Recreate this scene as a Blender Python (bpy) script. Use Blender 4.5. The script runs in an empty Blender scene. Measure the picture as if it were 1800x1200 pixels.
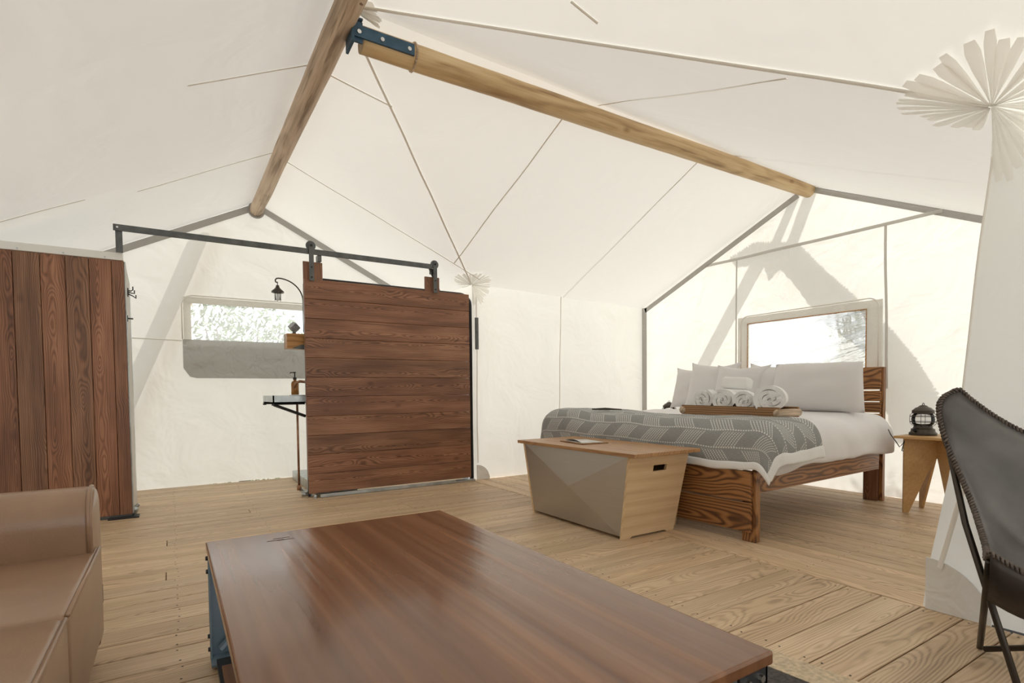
import bpy, bmesh, math, random
from mathutils import Vector, Matrix, noise
random.seed(7)
V = Vector
PI = math.pi
scene = bpy.context.scene
COL = scene.collection

# ------------------------------------------------------------------ camera
F_PX, CY = 948.03, 722.8
yaw, pitch, roll = .563401, -.034455, .010713
Fv = V((math.sin(yaw), math.cos(yaw), 0)); Rv = V((math.cos(yaw), -math.sin(yaw), 0)); Dv = V((0, 0, -1))
c_, s_ = math.cos(pitch), math.sin(pitch)
Fv, Dv = c_*Fv - s_*Dv, s_*Fv + c_*Dv
c_, s_ = math.cos(roll), math.sin(roll)
Rv, Dv = c_*Rv + s_*Dv, -s_*Rv + c_*Dv
cam = bpy.data.cameras.new('camera'); camo = bpy.data.objects.new('camera', cam); COL.objects.link(camo)
m = Matrix.Identity(4)
for i in range(3):
    m[i][0] = Rv[i]; m[i][1] = -Dv[i]; m[i][2] = -Fv[i]
m.translation = V((0, 0, 1.0))
camo.matrix_world = m
cam.sensor_width = 36; cam.lens = F_PX/1800*36
cam.shift_y = (CY-600)/1800
cam.clip_start = .02
scene.camera = camo

# ------------------------------------------------------------------ sky, sun, exposure
world = bpy.data.worlds.new('sky'); scene.world = world; world.use_nodes = True
bg = world.node_tree.nodes['Background']
bg.inputs[0].default_value = (.93, .97, 1.0, 1); bg.inputs[1].default_value = 1.82
sun = bpy.data.lights.new('sun', 'SUN'); sun.energy = 5.2; sun.angle = math.radians(.8); sun.color = (1, .96, .88)
suno = bpy.data.objects.new('sun', sun); COL.objects.link(suno)
SUN = V((-.70, -.38, -.60)).normalized()
suno.rotation_euler = SUN.to_track_quat('-Z', 'Y').to_euler()
suno.location = (9, 10, 9)
scene.view_settings.view_transform = 'Standard'; scene.view_settings.look = 'None'
scene.view_settings.gamma = 1; scene.view_settings.use_curve_mapping = False
scene.view_settings.exposure = 0.0
scene.cycles.diffuse_bounces = 6

# ------------------------------------------------------------------ object helpers
def worldloc(o):
    p = V((0, 0, 0))
    while o is not None:
        p += o.location; o = o.parent
    return p

def tag(o, label=None, cat=None, group=None, kind=None):
    if label: o['label'] = label
    if cat: o['category'] = cat
    if group: o['group'] = group
    if kind: o['kind'] = kind
    return o

def empty(name, loc, label=None, cat=None, group=None, kind=None, parent=None):
    o = bpy.data.objects.new(name, None); COL.objects.link(o)
    o.empty_display_size = .1
    if parent is not None:
        o.parent = parent; o.location = V(loc) - worldloc(parent)
    else:
        o.location = V(loc)
    return tag(o, label, cat, group, kind)

def mk(name, verts, faces, mat, parent=None, smooth=False, origin=None, uvs=None, kind=None):
    """one mesh object from world coordinates"""
    org = V(origin) if origin is not None else (worldloc(parent) if parent is not None else V((0, 0, 0)))
    me = bpy.data.meshes.new(name)
    me.from_pydata([V(v) - org for v in verts], [], faces)
    me.materials.append(mat)
    if smooth:
        for p in me.polygons: p.use_smooth = True
    if uvs:
        ul = me.uv_layers.new(name='uv')
        for lp in me.loops: ul.data[lp.index].uv = uvs[lp.vertex_index]
    me.update()
    o = bpy.data.objects.new(name, me); COL.objects.link(o)
    if parent is not None:
        o.parent = parent; o.location = org - worldloc(parent)
    else:
        o.location = org
    if kind: o['kind'] = kind
    return o

class MB:
    """collects verts / faces in world coordinates"""
    def __init__(s): s.v = []; s.f = []
    def add(s, v, f):
        n = len(s.v); s.v += [V(x) for x in v]; s.f += [tuple(i+n for i in q) for q in f]; return s
    def box(s, a, b, M=None):
        a, b = V(a), V(b)
        v = [V((x, y, z)) for x in (a.x, b.x) for y in (a.y, b.y) for z in (a.z, b.z)]
        if M is not None: v = [M @ p for p in v]
        return s.add(v, [(0, 1, 3, 2), (4, 6, 7, 5), (0, 4, 5, 1), (2, 3, 7, 6), (0, 2, 6, 4), (1, 5, 7, 3)])
    def tube(s, pts, r, n=8, cap=True):
        pts = [V(p) for p in pts]; R = r if isinstance(r, (list, tuple)) else [r]*len(pts)
        vs = []; fs = []; ref = None
        for i, p in enumerate(pts):
            t = (pts[min(i+1, len(pts)-1)] - pts[max(i-1, 0)]).normalized()
            if ref is None: ref = t.orthogonal().normalized()
            ref = (ref - t*ref.dot(t)).normalized(); b = t.cross(ref)
            for k in range(n):
                a = 2*PI*k/n; vs.append(p + (ref*math.cos(a) + b*math.sin(a))*R[i])
        for i in range(len(pts)-1):
            for k in range(n):
                fs.append((i*n+k, i*n+(k+1) % n, (i+1)*n+(k+1) % n, (i+1)*n+k))
        if cap:
            fs.append(tuple(range(n-1, -1, -1))); fs.append(tuple((len(pts)-1)*n+k for k in range(n)))
        return s.add(vs, fs)
    def lathe(s, prof, c, n=20, M=None):
        c = V(c); vs = []; fs = []
        for (r, z) in prof:
            for k in range(n):
                a = 2*PI*k/n; p = V((r*math.cos(a), r*math.sin(a), z))
                vs.append(c + (M @ p if M is not None else p))
        for i in range(len(prof)-1):
            for k in range(n):
                fs.append((i*n+k, i*n+(k+1) % n, (i+1)*n+(k+1) % n, (i+1)*n+k))
        fs.append(tuple(range(n-1, -1, -1))); fs.append(tuple((len(prof)-1)*n+k for k in range(n)))
        return s.add(vs, fs)
    def prism(s, poly, d):
        """polygon of 3D points extruded by vector d"""
        n = len(poly); d = V(d); v = [V(p) for p in poly] + [V(p)+d for p in poly]
        return s.add(v, [tuple(range(n-1, -1, -1)), tuple(range(n, 2*n))] + [(i, (i+1) % n, n+(i+1) % n, n+i) for i in range(n)])
    def build(s, name, mat, parent=None, smooth=False, origin=None, kind=None, bevel=0, seg=2):
        o = mk(name, s.v, s.f, mat, parent, smooth, origin, kind=kind)
        bm = bmesh.new(); bm.from_mesh(o.data); bmesh.ops.recalc_face_normals(bm, faces=bm.faces)
        if bevel:
            bmesh.ops.bevel(bm, geom=[e for e in bm.edges if len(e.link_faces) == 2 and e.calc_face_angle(0) > .5], offset=bevel, segments=seg, affect='EDGES', profile=.5)
        bm.to_mesh(o.data); bm.free()
        if smooth:
            for p in o.data.polygons: p.use_smooth = True
            if smooth == 'auto':
                o.data.set_sharp_from_angle(angle=math.radians(40))
        return o

_boards = {}
def board(name, L, W, T, M, mat, parent=None, bev=.003):
    """a plank with its grain along local X, W along local Y, T along local Z; M is its world matrix"""
    key = (round(L, 3), round(W, 3), round(T, 3), bev, mat.name)
    me = _boards.get(key)
    if me is None:
        bm = bmesh.new(); bmesh.ops.create_cube(bm, size=1)
        for v in bm.verts: v.co = V((v.co.x*L, v.co.y*W, v.co.z*T))
        if bev: bmesh.ops.bevel(bm, geom=bm.edges[:], offset=bev, segments=1, affect='EDGES')
        me = bpy.data.meshes.new(name); bm.to_mesh(me); bm.free(); me.materials.append(mat); _boards[key] = me
    o = bpy.data.objects.new(name, me); COL.objects.link(o)
    if parent is not None: o.parent = parent; M = Matrix.Translation(-worldloc(parent)) @ M
    o.matrix_basis = M
    return o

def frame(o, x, y, z=None):
    x = V(x).normalized(); y = V(y); y = (y - x*y.dot(x)).normalized(); z = x.cross(y)
    M = Matrix((x, y, z)).transposed().to_4x4(); M.translation = V(o); return M

def rounded(name, size, M, mat, r=.03, seg=4, parent=None):
    """soft box: size, world matrix M"""
    bm = bmesh.new(); bmesh.ops.create_cube(bm, size=1)
    for v in bm.verts: v.co = V((v.co.x*size[0], v.co.y*size[1], v.co.z*size[2]))
    bmesh.ops.bevel(bm, geom=bm.edges[:], offset=r, segments=seg, affect='EDGES', profile=.5)
    org = worldloc(parent) if parent is not None else M.translation.copy()
    for v in bm.verts: v.co = M @ v.co - org
    me = bpy.data.meshes.new(name); bm.to_mesh(me); bm.free(); me.materials.append(mat)
    for p in me.polygons: p.use_smooth = True
    o = bpy.data.objects.new(name, me); COL.objects.link(o)
    if parent is not None: o.parent = parent
    else: o.location = org
    return o

def copy_tree(o, parent=None, off=(0, 0, 0)):
    c = o.copy(); COL.objects.link(c)
    if parent is not None: c.parent = parent
    else: c.location = o.location + V(off)
    for ch in [x for x in bpy.data.objects if x.parent == o]: copy_tree(ch, c)
    return c

# ------------------------------------------------------------------ materials
class N:
    def __init__(s, name):
        s.m = bpy.data.materials.new(name); s.m.use_nodes = True; s.t = s.m.node_tree
        s.p = s.t.nodes['Principled BSDF']; s.out = s.t.nodes['Material Output']
    def n(s, typ, **kw):
        x = s.t.nodes.new(typ)
        for k, v in kw.items():
            if k.startswith('i_'): x.inputs[k[2:].replace('_', ' ')].default_value = v
            else: setattr(x, k, v)
        return x
    def l(s, a, b): s.t.links.new(a, b)
    def math(s, op, a, b=None, c=None):
        x = s.n('ShaderNodeMath', operation=op)
        for i, v in enumerate((a, b, c)):
            if v is None: continue
            if isinstance(v, (int, float)): x.inputs[i].default_value = v
            else: s.l(v, x.inputs[i])
        return x.outputs[0]
    def comb(s, x, y, z):
        c = s.n('ShaderNodeCombineXYZ')
        for i, v in enumerate((x, y, z)):
            if isinstance(v, (int, float)): c.inputs[i].default_value = v
            else: s.l(v, c.inputs[i])
        return c.outputs[0]
    def noise(s, vec, scale=1, detail=2, rough=.5, dist=0):
        x = s.n('ShaderNodeTexNoise'); x.inputs['Scale'].default_value = scale; x.inputs['Detail'].default_value = detail
        x.inputs['Roughness'].default_value = rough; x.inputs['Distortion'].default_value = dist
        if vec is not None: s.l(vec, x.inputs['Vector'])
        return x.outputs[0]
    def ramp(s, fac, stops):
        x = s.n('ShaderNodeValToRGB'); e = x.color_ramp.elements
        while len(e) < len(stops): e.new(.5)
        for i, (p, c) in enumerate(stops): e[i].position = p; e[i].color = (*c, 1)
        s.l(fac, x.inputs[0]); return x.outputs[0]
    def mix(s, fac, a, b, blend='MIX'):
        x = s.n('ShaderNodeMix', data_type='RGBA', blend_type=blend)
        for i, v in ((0, fac), (6, a), (7, b)):
            if isinstance(v, (int, float)): x.inputs[i].default_value = v
            elif isinstance(v, tuple): x.inputs[i].default_value = (*v, 1)
            else: s.l(v, x.inputs[i])
        return x.outputs[2]
    def bump(s, h, strength=.2, dist=.01):
        x = s.n('ShaderNodeBump'); x.inputs['Strength'].default_value = strength; x.inputs['Distance'].default_value = dist
        s.l(h, x.inputs['Height']); return x.outputs[0]
    def obj(s):
        return s.n('ShaderNodeTexCoord').outputs['Object']
    def rnd(s):
        return s.n('ShaderNodeObjectInfo').outputs['Random']

def plain(name, col, rough=.5, metal=0, nscale=0, namp=.15, bump=0, bscale=80, coat=0, spec=None):
    k = N(name); k.p.inputs['Roughness'].default_value = rough; k.p.inputs['Metallic'].default_value = metal
    k.p.inputs['Base Color'].default_value = (*col, 1)
    if coat: k.p.inputs['Coat Weight'].default_value = coat
    if spec is not None: k.p.inputs['Specular IOR Level'].default_value = spec
    if nscale:
        f = k.noise(k.obj(), nscale, 4)
        k.l(k.ramp(f, [(.3, tuple(c*(1-namp) for c in col)), (.7, tuple(min(1, c*(1+namp)) for c in col))]), k.p.inputs['Base Color'])
    if bump:
        k.l(k.bump(k.noise(k.obj(), bscale, 4), bump, .004), k.p.inputs['Normal'])
    return k.m

def wood(name, dark, mid, light, rough=.5, ring=70, amp=.1, wv=.45, wf=.35, wb=.2, var=.3, bump=.15, fine=150, gloss=None, hue=None, knots=0, slope=.045):
    """board grain along local X: cathedral rings, fine pores, tone patches; each board its own random"""
    k = N(name); sx = k.n('ShaderNodeSeparateXYZ'); k.l(k.obj(), sx.inputs[0]); x, y, z = sx.outputs
    r = k.rnd(); M = k.math
    n1 = k.noise(k.comb(M('MULTIPLY_ADD', x, .9, M('MULTIPLY', r, 37)), M('MULTIPLY_ADD', y, 2.5, M('MULTIPLY', r, 11)), M('MULTIPLY', z, 2.5)), 1, 3)
    h = M('ADD', M('MULTIPLY', M('SUBTRACT', n1, .5), amp*3), M('MULTIPLY', x, slope))
    r2 = M('FRACT', M('MULTIPLY', r, 7.31))
    yy = M('ADD', M('ADD', y, M('MULTIPLY', z, .6)), M('MULTIPLY', M('SUBTRACT', r2, .5), .16))
    rad = M('SQRT', M('ADD', M('MULTIPLY', yy, yy), M('MULTIPLY', h, h)))
    w = M('MULTIPLY_ADD', M('SINE', M('MULTIPLY', rad, ring*6.2832)), .5, .5)
    w = M('POWER', w, 1.8)
    nf = k.noise(k.comb(M('MULTIPLY_ADD', x, 2.2, M('MULTIPLY', r, 90)), M('MULTIPLY', y, fine), M('MULTIPLY', z, fine)), 1, 3, .6)
    nb = k.noise(k.comb(M('MULTIPLY_ADD', x, 1.1, M('MULTIPLY', r, 53)), M('MULTIPLY_ADD', y, 9, M('MULTIPLY', r, 5)), M('MULTIPLY', z, 9)), 1, 3, .55)
    nbn = M('MULTIPLY_ADD', M('SUBTRACT', nb, .5), 2.2, .5); nfn = M('MULTIPLY_ADD', M('SUBTRACT', nf, .5), 1.8, .5)
    fac = M('ADD', M('ADD', M('MULTIPLY', w, wv), M('MULTIPLY', nfn, wf)), M('MULTIPLY', nbn, wb))
    if knots:
        vo = k.n('ShaderNodeTexVoronoi'); vo.inputs['Scale'].default_value = 1
        k.l(k.comb(M('MULTIPLY_ADD', x, 2.2, M('MULTIPLY', r, 31)), M('MULTIPLY_ADD', y, 4, M('MULTIPLY', r, 17)), M('MULTIPLY', z, 4)), vo.inputs['Vector'])
        kn = M('MULTIPLY', M('SUBTRACT', 1, M('MINIMUM', M('MULTIPLY', vo.outputs['Distance'], 9), 1)), knots)
        cr = k.noise(k.comb(M('MULTIPLY_ADD', x, 1.6, M('MULTIPLY', r, 71)), M('MULTIPLY', y, 30), M('MULTIPLY', z, 30)), 1, 3, .6)
        cr = M('MULTIPLY', M('MAXIMUM', M('SUBTRACT', cr, .60), 0), 5*knots)
        fac = M('ADD', M('ADD', fac, kn), cr)
    fac = M('MINIMUM', M('MAXIMUM', fac, 0), 1)
    col = k.ramp(fac, [(.08, light), (.5, mid), (.95, dark)])
    b = M('MULTIPLY_ADD', M('FRACT', M('MULTIPLY', r, 13.7)), var, 1-var/2)
    col = k.mix(1, col, k.comb(b, b, b), 'MULTIPLY')
    if hue:
        col = k.mix(M('MULTIPLY', M('FRACT', M('MULTIPLY', r, 29.3)), .75), col, k.mix(1, col, hue, 'MULTIPLY'))
    k.l(col, k.p.inputs['Base Color'])
    if gloss: k.l(M('MULTIPLY_ADD', nb, gloss, rough - gloss/2), k.p.inputs['Roughness'])
    else: k.p.inputs['Roughness'].default_value = rough
    if bump: k.l(k.bump(M('SUBTRACT', 1, fac), bump, .003), k.p.inputs['Normal'])
    return k.m

def canvas(name, refl, trans, fac, bump=.25, scale=1.6, fold=0):
    """tent fabric: reflects, and lets light through; faint slack and weave as relief"""
    k = N(name); k.t.nodes.remove(k.p)
    geo = k.n('ShaderNodeNewGeometry').outputs['Position']
    h = k.math('ADD', k.noise(geo, scale, 3, .5, .6), k.math('MULTIPLY', k.noise(geo, 220, 1), .006))
    nrm = k.bump(h, bump, .09)
    d = k.n('ShaderNodeBsdfDiffuse'); t = k.n('ShaderNodeBsdfTranslucent'); mx = k.n('ShaderNodeMixShader')
    d.inputs[0].default_value = (*refl, 1); t.inputs[0].default_value = (*trans, 1)
    k.l(nrm, d.inputs['Normal']); k.l(nrm, t.inputs['Normal'])
    mx.inputs[0].default_value = fac
    k.l(d.outputs[0], mx.inputs[1]); k.l(t.outputs[0], mx.inputs[2]); k.l(mx.outputs[0], k.out.inputs[0])
    return k.m

M_roof = canvas('roof canvas', (.845, .825, .78), (.75, .73, .685), .225, .3)
M_wall = canvas('wall canvas', (.86, .845, .805), (.84, .825, .78), .30, .4, 2.2)
M_gable = canvas('gable canvas', (.86, .845, .81), (.86, .85, .80), .36, .5, 3.0)
M_fan = canvas('gathered canvas', (.98, .97, .935), (.99, .98, .95), .45, .1, 3)
M_tape = canvas('window surround cloth', (.96, .95, .92), (.92, .91, .86), .25, .3, 5)
M_seam = canvas('seam tape', (.93, .905, .855), (.6, .58, .54), .08, .1)
M_seamg = canvas('grey seam', (.68, .66, .62), (.5, .48, .45), .15, .1)
M_cord = canvas('white cord', (.97, .96, .92), (.5, .5, .46), .06, .1)
M_band = canvas('grey binding', (.50, .48, .455), (.3, .29, .27), .2, .3, 6)
M_shade = canvas('grey shade cloth', (.62, .61, .585), (.32, .32, .31), .3, .7, 5)
M_patch = canvas('grey foot patch', (.88, .865, .83), (.4, .4, .38), .12, .4, 5)
M_deck = wood('weathered deck', (.30, .20, .12), (.60, .425, .26), (.78, .60, .41), .5, 92, .10, .30, .42, .36, .22, .2, 120, hue=(.93, .96, 1.0))
M_cedar = wood('oiled cedar', (.085, .034, .017), (.25, .115, .058), (.46, .25, .14), .42, 105, .12, .38, .40, .44, .36, .15, 150, hue=(.92, .84, .88), knots=.35)
M_cedarv = wood('oiled cedar uprights', (.095, .044, .025), (.245, .118, .064), (.42, .235, .14), .42, 95, .12, .34, .40, .46, .38, .15, 140, hue=(1.05, .86, .8), knots=.25)
M_bed = wood('stained pine', (.03, .011, .005), (.24, .10, .032), (.45, .215, .075), .42, 48, .15, .52, .26, .24, .25, .2, 120)
M_ply = wood('pale ply', (.50, .33, .17), (.64, .45, .255), (.76, .58, .36), .5, 30, .12, .28, .34, .34, .08, .08, 90)
M_bamboo = wood('bamboo ply', (.36, .20, .075), (.52, .31, .125), (.63, .41, .19), .45, 30, .05, .06, .5, .4, .1, .08, 120)
M_lid = wood('honey wood', (.24, .115, .045), (.40, .21, .085), (.52, .30, .135), .4, 45, .1, .35, .35, .3, .2, .1, 120)
M_log = wood('peeled log', (.26, .18, .115), (.60, .455, .325), (.74, .61, .47), .6, 16, .12, .2, .5, .5, .05, .5, 60, knots=.8)
M_logy = wood('golden peeled log', (.30, .17, .07), (.64, .455, .24), (.78, .61, .37), .5, 16, .12, .2, .38, .5, .05, .4, 60, knots=.4)
M_tray = wood('rustic tray wood', (.08, .035, .012), (.27, .14, .055), (.42, .24, .11), .5, 60, .1, .5, .25, .25, .1, .2, 120)
M_box = wood('amber wood', (.22, .09, .02), (.42, .20, .055), (.55, .29, .09), .45, 40, .1, .4, .3, .3, .1, .1, 120)

def table_mat():
    k = N('lacquered table wood'); sx = k.n('ShaderNodeSeparateXYZ'); k.l(k.obj(), sx.inputs[0]); x, y, z = sx.outputs; M = k.math
    n1 = k.noise(k.comb(M('MULTIPLY', x, 5), M('MULTIPLY', y, .5), 0), 1, 2)
    n2 = k.noise(k.comb(M('MULTIPLY', x, 60), M('MULTIPLY', y, 1.1), 0), 1, 3)
    n3 = k.noise(k.comb(M('MULTIPLY', x, 18), M('MULTIPLY', y, .32), 0), 1, 2, .5, 0)
    n3 = M('MULTIPLY_ADD', M('SUBTRACT', n3, .5), 2, .5)
    fac = M('ADD', M('MULTIPLY', n1, .35), M('ADD', M('MULTIPLY', n2, .15), M('MULTIPLY', n3, .5)))
    k.l(k.ramp(fac, [(.25, (.115, .045, .019)), (.5, (.18, .075, .031)), (.75, (.27, .122, .053))]), k.p.inputs['Base Color'])
    k.l(M('MULTIPLY_ADD', n3, .08, .17), k.p.inputs['Roughness']); k.p.inputs['Specular IOR Level'].default_value = .45; k.p.inputs['Coat Weight'].default_value = .22; k.p.inputs['Coat Roughness'].default_value = .1
    h = M('ADD', M('MULTIPLY', n3, .5), M('MULTIPLY', k.noise(k.comb(M('MULTIPLY', x, 8), M('MULTIPLY', y, .7), 0), 1, 1, .5, 0), 2.2))
    k.l(k.bump(h, .22, .010), k.p.inputs['Normal'])
    return k.m
M_table = table_mat()

M_galv = plain('galvanized steel', (.50, .54, .55), .38, .9, 9, .22)
M_steel = plain('dark steel', (.13, .135, .135), .45, .8, 14, .2)
M_black = plain('black steel', (.018, .018, .02), .45, .1)
M_blue = plain('blue grey steel', (.27, .36, .43), .35, .4, 12, .12)
M_bracket = plain('blue steel bracket', (.055, .11, .17), .45, .5, 14, .25)
M_chrome = plain('bolt metal', (.75, .75, .74), .25, 1)
M_white = plain('white metal', (.80, .80, .78), .4)
M_copper = plain('copper pipe', (.36, .20, .12), .4, .9, 20, .2)
M_bronze = plain('dark bronze', (.07, .06, .05), .4, .8)
M_panel = plain('grey shower board', (.55, .52, .47), .5, 0, 5, .05)
M_tan = plain('tan leather', (.31, .19, .118), .31, 0, 7, .09, .12, 160, spec=.6)
M_blk = plain('black leather', (.105, .098, .090), .42, 0, 5, .35, .1, 140, spec=.7)
M_blkb = plain('brown leather underside', (.035, .022, .016), .5, 0, 9, .3)
M_stitch = plain('lacing thong', (.10, .075, .06), .6, 0, 60, .5)
M_linen = plain('white cotton', (.78, .765, .77), .85, 0, 3, .015, .25, 14)
M_pillow = plain('pillow cotton', (.70, .685, .68), .85, 0, 3, .015, .15, 12)
M_terry = plain('terry towel', (.86, .86, .85), .95, 0, 0, 0, .8, 220)
M_terryd = plain('towel fold shadow side', (.80, .80, .79), .95, 0, 0, 0, .8, 220)  # slightly darker terry, shade between the turns of the roll put into colour
M_dark = plain('dark gap', (.012, .01, .009), .8)
M_nail = plain('nail head', (.06, .045, .035), .5, .4)
M_rugc = plain('cream woven border', (.60, .48, .33), .9, 0, 60, .25, 1, 180)
M_rugd = plain('charcoal woven field', (.075, .066, .06), .95, 0, 70, .45, 1, 200)
M_paper = plain('magazine cover', (.66, .65, .62), .3, 0, 14, .2)
M_cordm = plain('black cord', (.02, .02, .02), .5)
M_leaf = plain('leaf', (.085, .14, .035), .6, 0, 3, .4)
M_bark = plain('bark', (.16, .12, .09), .9, 0, 9, .3, .6, 30)
M_ground = plain('dry ground', (.42, .38, .30), .95, 0, 1.5, .2)

def sheet_metal():
    k = N('brushed steel sheet'); sx = k.n('ShaderNodeSeparateXYZ'); k.l(k.obj(), sx.inputs[0]); x, y, z = sx.outputs
    n = k.noise(k.comb(k.math('MULTIPLY', x, 3), k.math('MULTIPLY', y, 3), k.math('MULTIPLY', z, 60)), 1, 3)
    k.l(k.ramp(n, [(.3, (.50, .485, .455)), (.7, (.52, .505, .475))]), k.p.inputs['Base Color'])
    k.p.inputs['Metallic'].default_value = 1; k.p.inputs['Roughness'].default_value = .40
    return k.m
M_sheet = sheet_metal()

def glass(name, col, rough=0.02):
    k = N(name); k.t.nodes.remove(k.p)
    g = k.n('ShaderNodeBsdfGlossy'); g.inputs['Roughness'].default_value = rough
    t = k.n('ShaderNodeBsdfTransparent'); t.inputs[0].default_value = (*col, 1)
    f = k.n('ShaderNodeFresnel'); f.inputs[0].default_value = 1.45; mx = k.n('ShaderNodeMixShader')
    k.l(f.outputs[0], mx.inputs[0]); k.l(t.outputs[0], mx.inputs[1]); k.l(g.outputs[0], mx.inputs[2]); k.l(mx.outputs[0], k.out.inputs[0])
    return k.m
M_glass = glass('clear glass', (.95, .95, .95))
def amber():
    k = N('amber glass'); k.p.inputs['Base Color'].default_value = (.32, .13, .02, 1); k.p.inputs['Roughness'].default_value = .08
    k.p.inputs['Transmission Weight'].default_value = .55; return k.m
M_amber = amber()

def vinyl():
    """clear window film hanging in slanted wrinkles"""
    k = N('wrinkled clear vinyl'); k.t.nodes.remove(k.p)
    sx = k.n('ShaderNodeSeparateXYZ'); k.l(k.n('ShaderNodeNewGeometry').outputs['Position'], sx.inputs[0]); x, y, z = sx.outputs; M = k.math
    u = M('ADD', z, M('MULTIPLY', y, .22))
    h = k.noise(k.comb(M('MULTIPLY', u, 11), M('MULTIPLY', y, 1.3), 0), 1, 3, .5, .7)
    nrm = k.bump(h, 1.0, .14)
    rf = k.n('ShaderNodeBsdfRefraction'); rf.inputs['IOR'].default_value = 1.25; rf.inputs['Roughness'].default_value = .05; k.l(nrm, rf.inputs['Normal'])
    tl = k.n('ShaderNodeBsdfTranslucent'); tl.inputs[0].default_value = (.9, .9, .88, 1); k.l(nrm, tl.inputs['Normal'])
    gl = k.n('ShaderNodeBsdfGlossy'); gl.inputs['Roughness'].default_value = .15; k.l(nrm, gl.inputs['Normal'])
    a = k.n('ShaderNodeMixShader'); a.inputs[0].default_value = .34; k.l(rf.outputs[0], a.inputs[1]); k.l(tl.outputs[0], a.inputs[2])
    b = k.n('ShaderNodeMixShader'); b.inputs[0].default_value = .1; k.l(a.outputs[0], b.inputs[1]); k.l(gl.outputs[0], b.inputs[2])
    k.l(b.outputs[0], k.out.inputs[0]); return k.m
M_vinyl = vinyl()
def screen():
    """fine insect mesh: mostly open, pale threads"""
    k = N('insect mesh'); k.t.nodes.remove(k.p)
    t = k.n('ShaderNodeBsdfTransparent'); d = k.n('ShaderNodeBsdfTranslucent'); d.inputs[0].default_value = (.85, .86, .84, 1)
    mx = k.n('ShaderNodeMixShader'); mx.inputs[0].default_value = .22
    k.l(t.outputs[0], mx.inputs[1]); k.l(d.outputs[0], mx.inputs[2]); k.l(mx.outputs[0], k.out.inputs[0]); return k.m
M_screen = screen()

def blanket_mat():
    k = N('grey dashed herringbone blanket'); M = k.math
    sx = k.n('ShaderNodeSeparateXYZ'); k.l(k.n('ShaderNodeUVMap').outputs[0], sx.inputs[0]); p, q, _ = sx.outputs
    BW = .125
    b = M('FLOOR', M('DIVIDE', p, BW)); t = M('FRACT', M('DIVIDE', p, BW))
    sg = M('MULTIPLY_ADD', M('FLOORED_MODULO', b, 2), 2, -1)
    s = M('ADD', q, M('MULTIPLY', M('MULTIPLY', sg, t), BW*.75))
    blk = M('FLOOR', M('DIVIDE', s, .155)); par = M('FLOORED_MODULO', M('ADD', blk, M('MULTIPLY', b, 0)), 2)
    line = M('LESS_THAN', M('FRACT', M('DIVIDE', s, .0222)), .40)
    dash = M('LESS_THAN', M('FRACT', M('MULTIPLY', t, 11)), .60)
    inner = M('MULTIPLY', M('GREATER_THAN', t, .10), M('LESS_THAN', t, .93))
    bfr = M('FRACT', M('DIVIDE', s, .155))
    edge = M('MULTIPLY', M('LESS_THAN', bfr, .06), dash)
    a1 = M('MULTIPLY', M('MULTIPLY', line, dash), M('MULTIPLY', inner, par))
    a2 = M('MULTIPLY', M('LESS_THAN', M('ABSOLUTE', M('SUBTRACT', t, .045)), .035), M('LESS_THAN', M('FRACT', M('DIVIDE', q, .02)), .6))
    a = M('MAXIMUM', M('MAXIMUM', a1, a2), M('MULTIPLY', edge, inner))
    wv = k.noise(k.comb(M('MULTIPLY', p, 300), M('MULTIPLY', q, 40), 0), 1, 2)
    base = k.ramp(wv, [(.3, (.25, .255, .25)), (.7, (.33, .335, .325))])
    k.l(k.mix(a, base, (.72, .71, .68)), k.p.inputs['Base Color'])
    k.p.inputs['Roughness'].default_value = .9
    k.l(k.bump(M('ADD', a, M('MULTIPLY', wv, .5)), .4, .004), k.p.inputs['Normal'])
    return k.m
M_blanket = blanket_mat()

# ------------------------------------------------------------------ tent geometry
J = V((.9, 3.2, 3.25)); C1 = V((2.95, 5.5, 2.25)); C2 = V((2.9, .85, 2.17)); G = V((5.6, 3.12, 3.1))
GL = V((5.62, 5.4, 2.15)); GR = V((5.6, .85, 1.97)); RB = V((.9, 7, 3.25)); RF = V((.9, -2.4, 3.25))
EB = V((2.95, 7, 2.25)); EF = V((2.9, -2.4, 2.2)); LB = V((-1.16, 7, 2.2)); LF = V((-1.16, -2.4, 2.2))

def slack(p, amp=.008, f=1.7):
    return V(p) + noise.noise_vector(V(p)*f)*amp

def patch(a, b, c, d, nu, nv, amp=.008):
    """bilinear cloth a-b (u) , d-c"""
    vs = []; fs = []
    for i in range(nu+1):
        for j in range(nv+1):
            u, v = i/nu, j/nv
            vs.append(slack((V(a)*(1-u)+V(b)*u)*(1-v) + (V(d)*(1-u)+V(c)*u)*v, amp))
    for i in range(nu):
        for j in range(nv):
            k = i*(nv+1)+j; fs.append((k, k+nv+1, k+nv+2, k+1))
    return vs, fs

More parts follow.
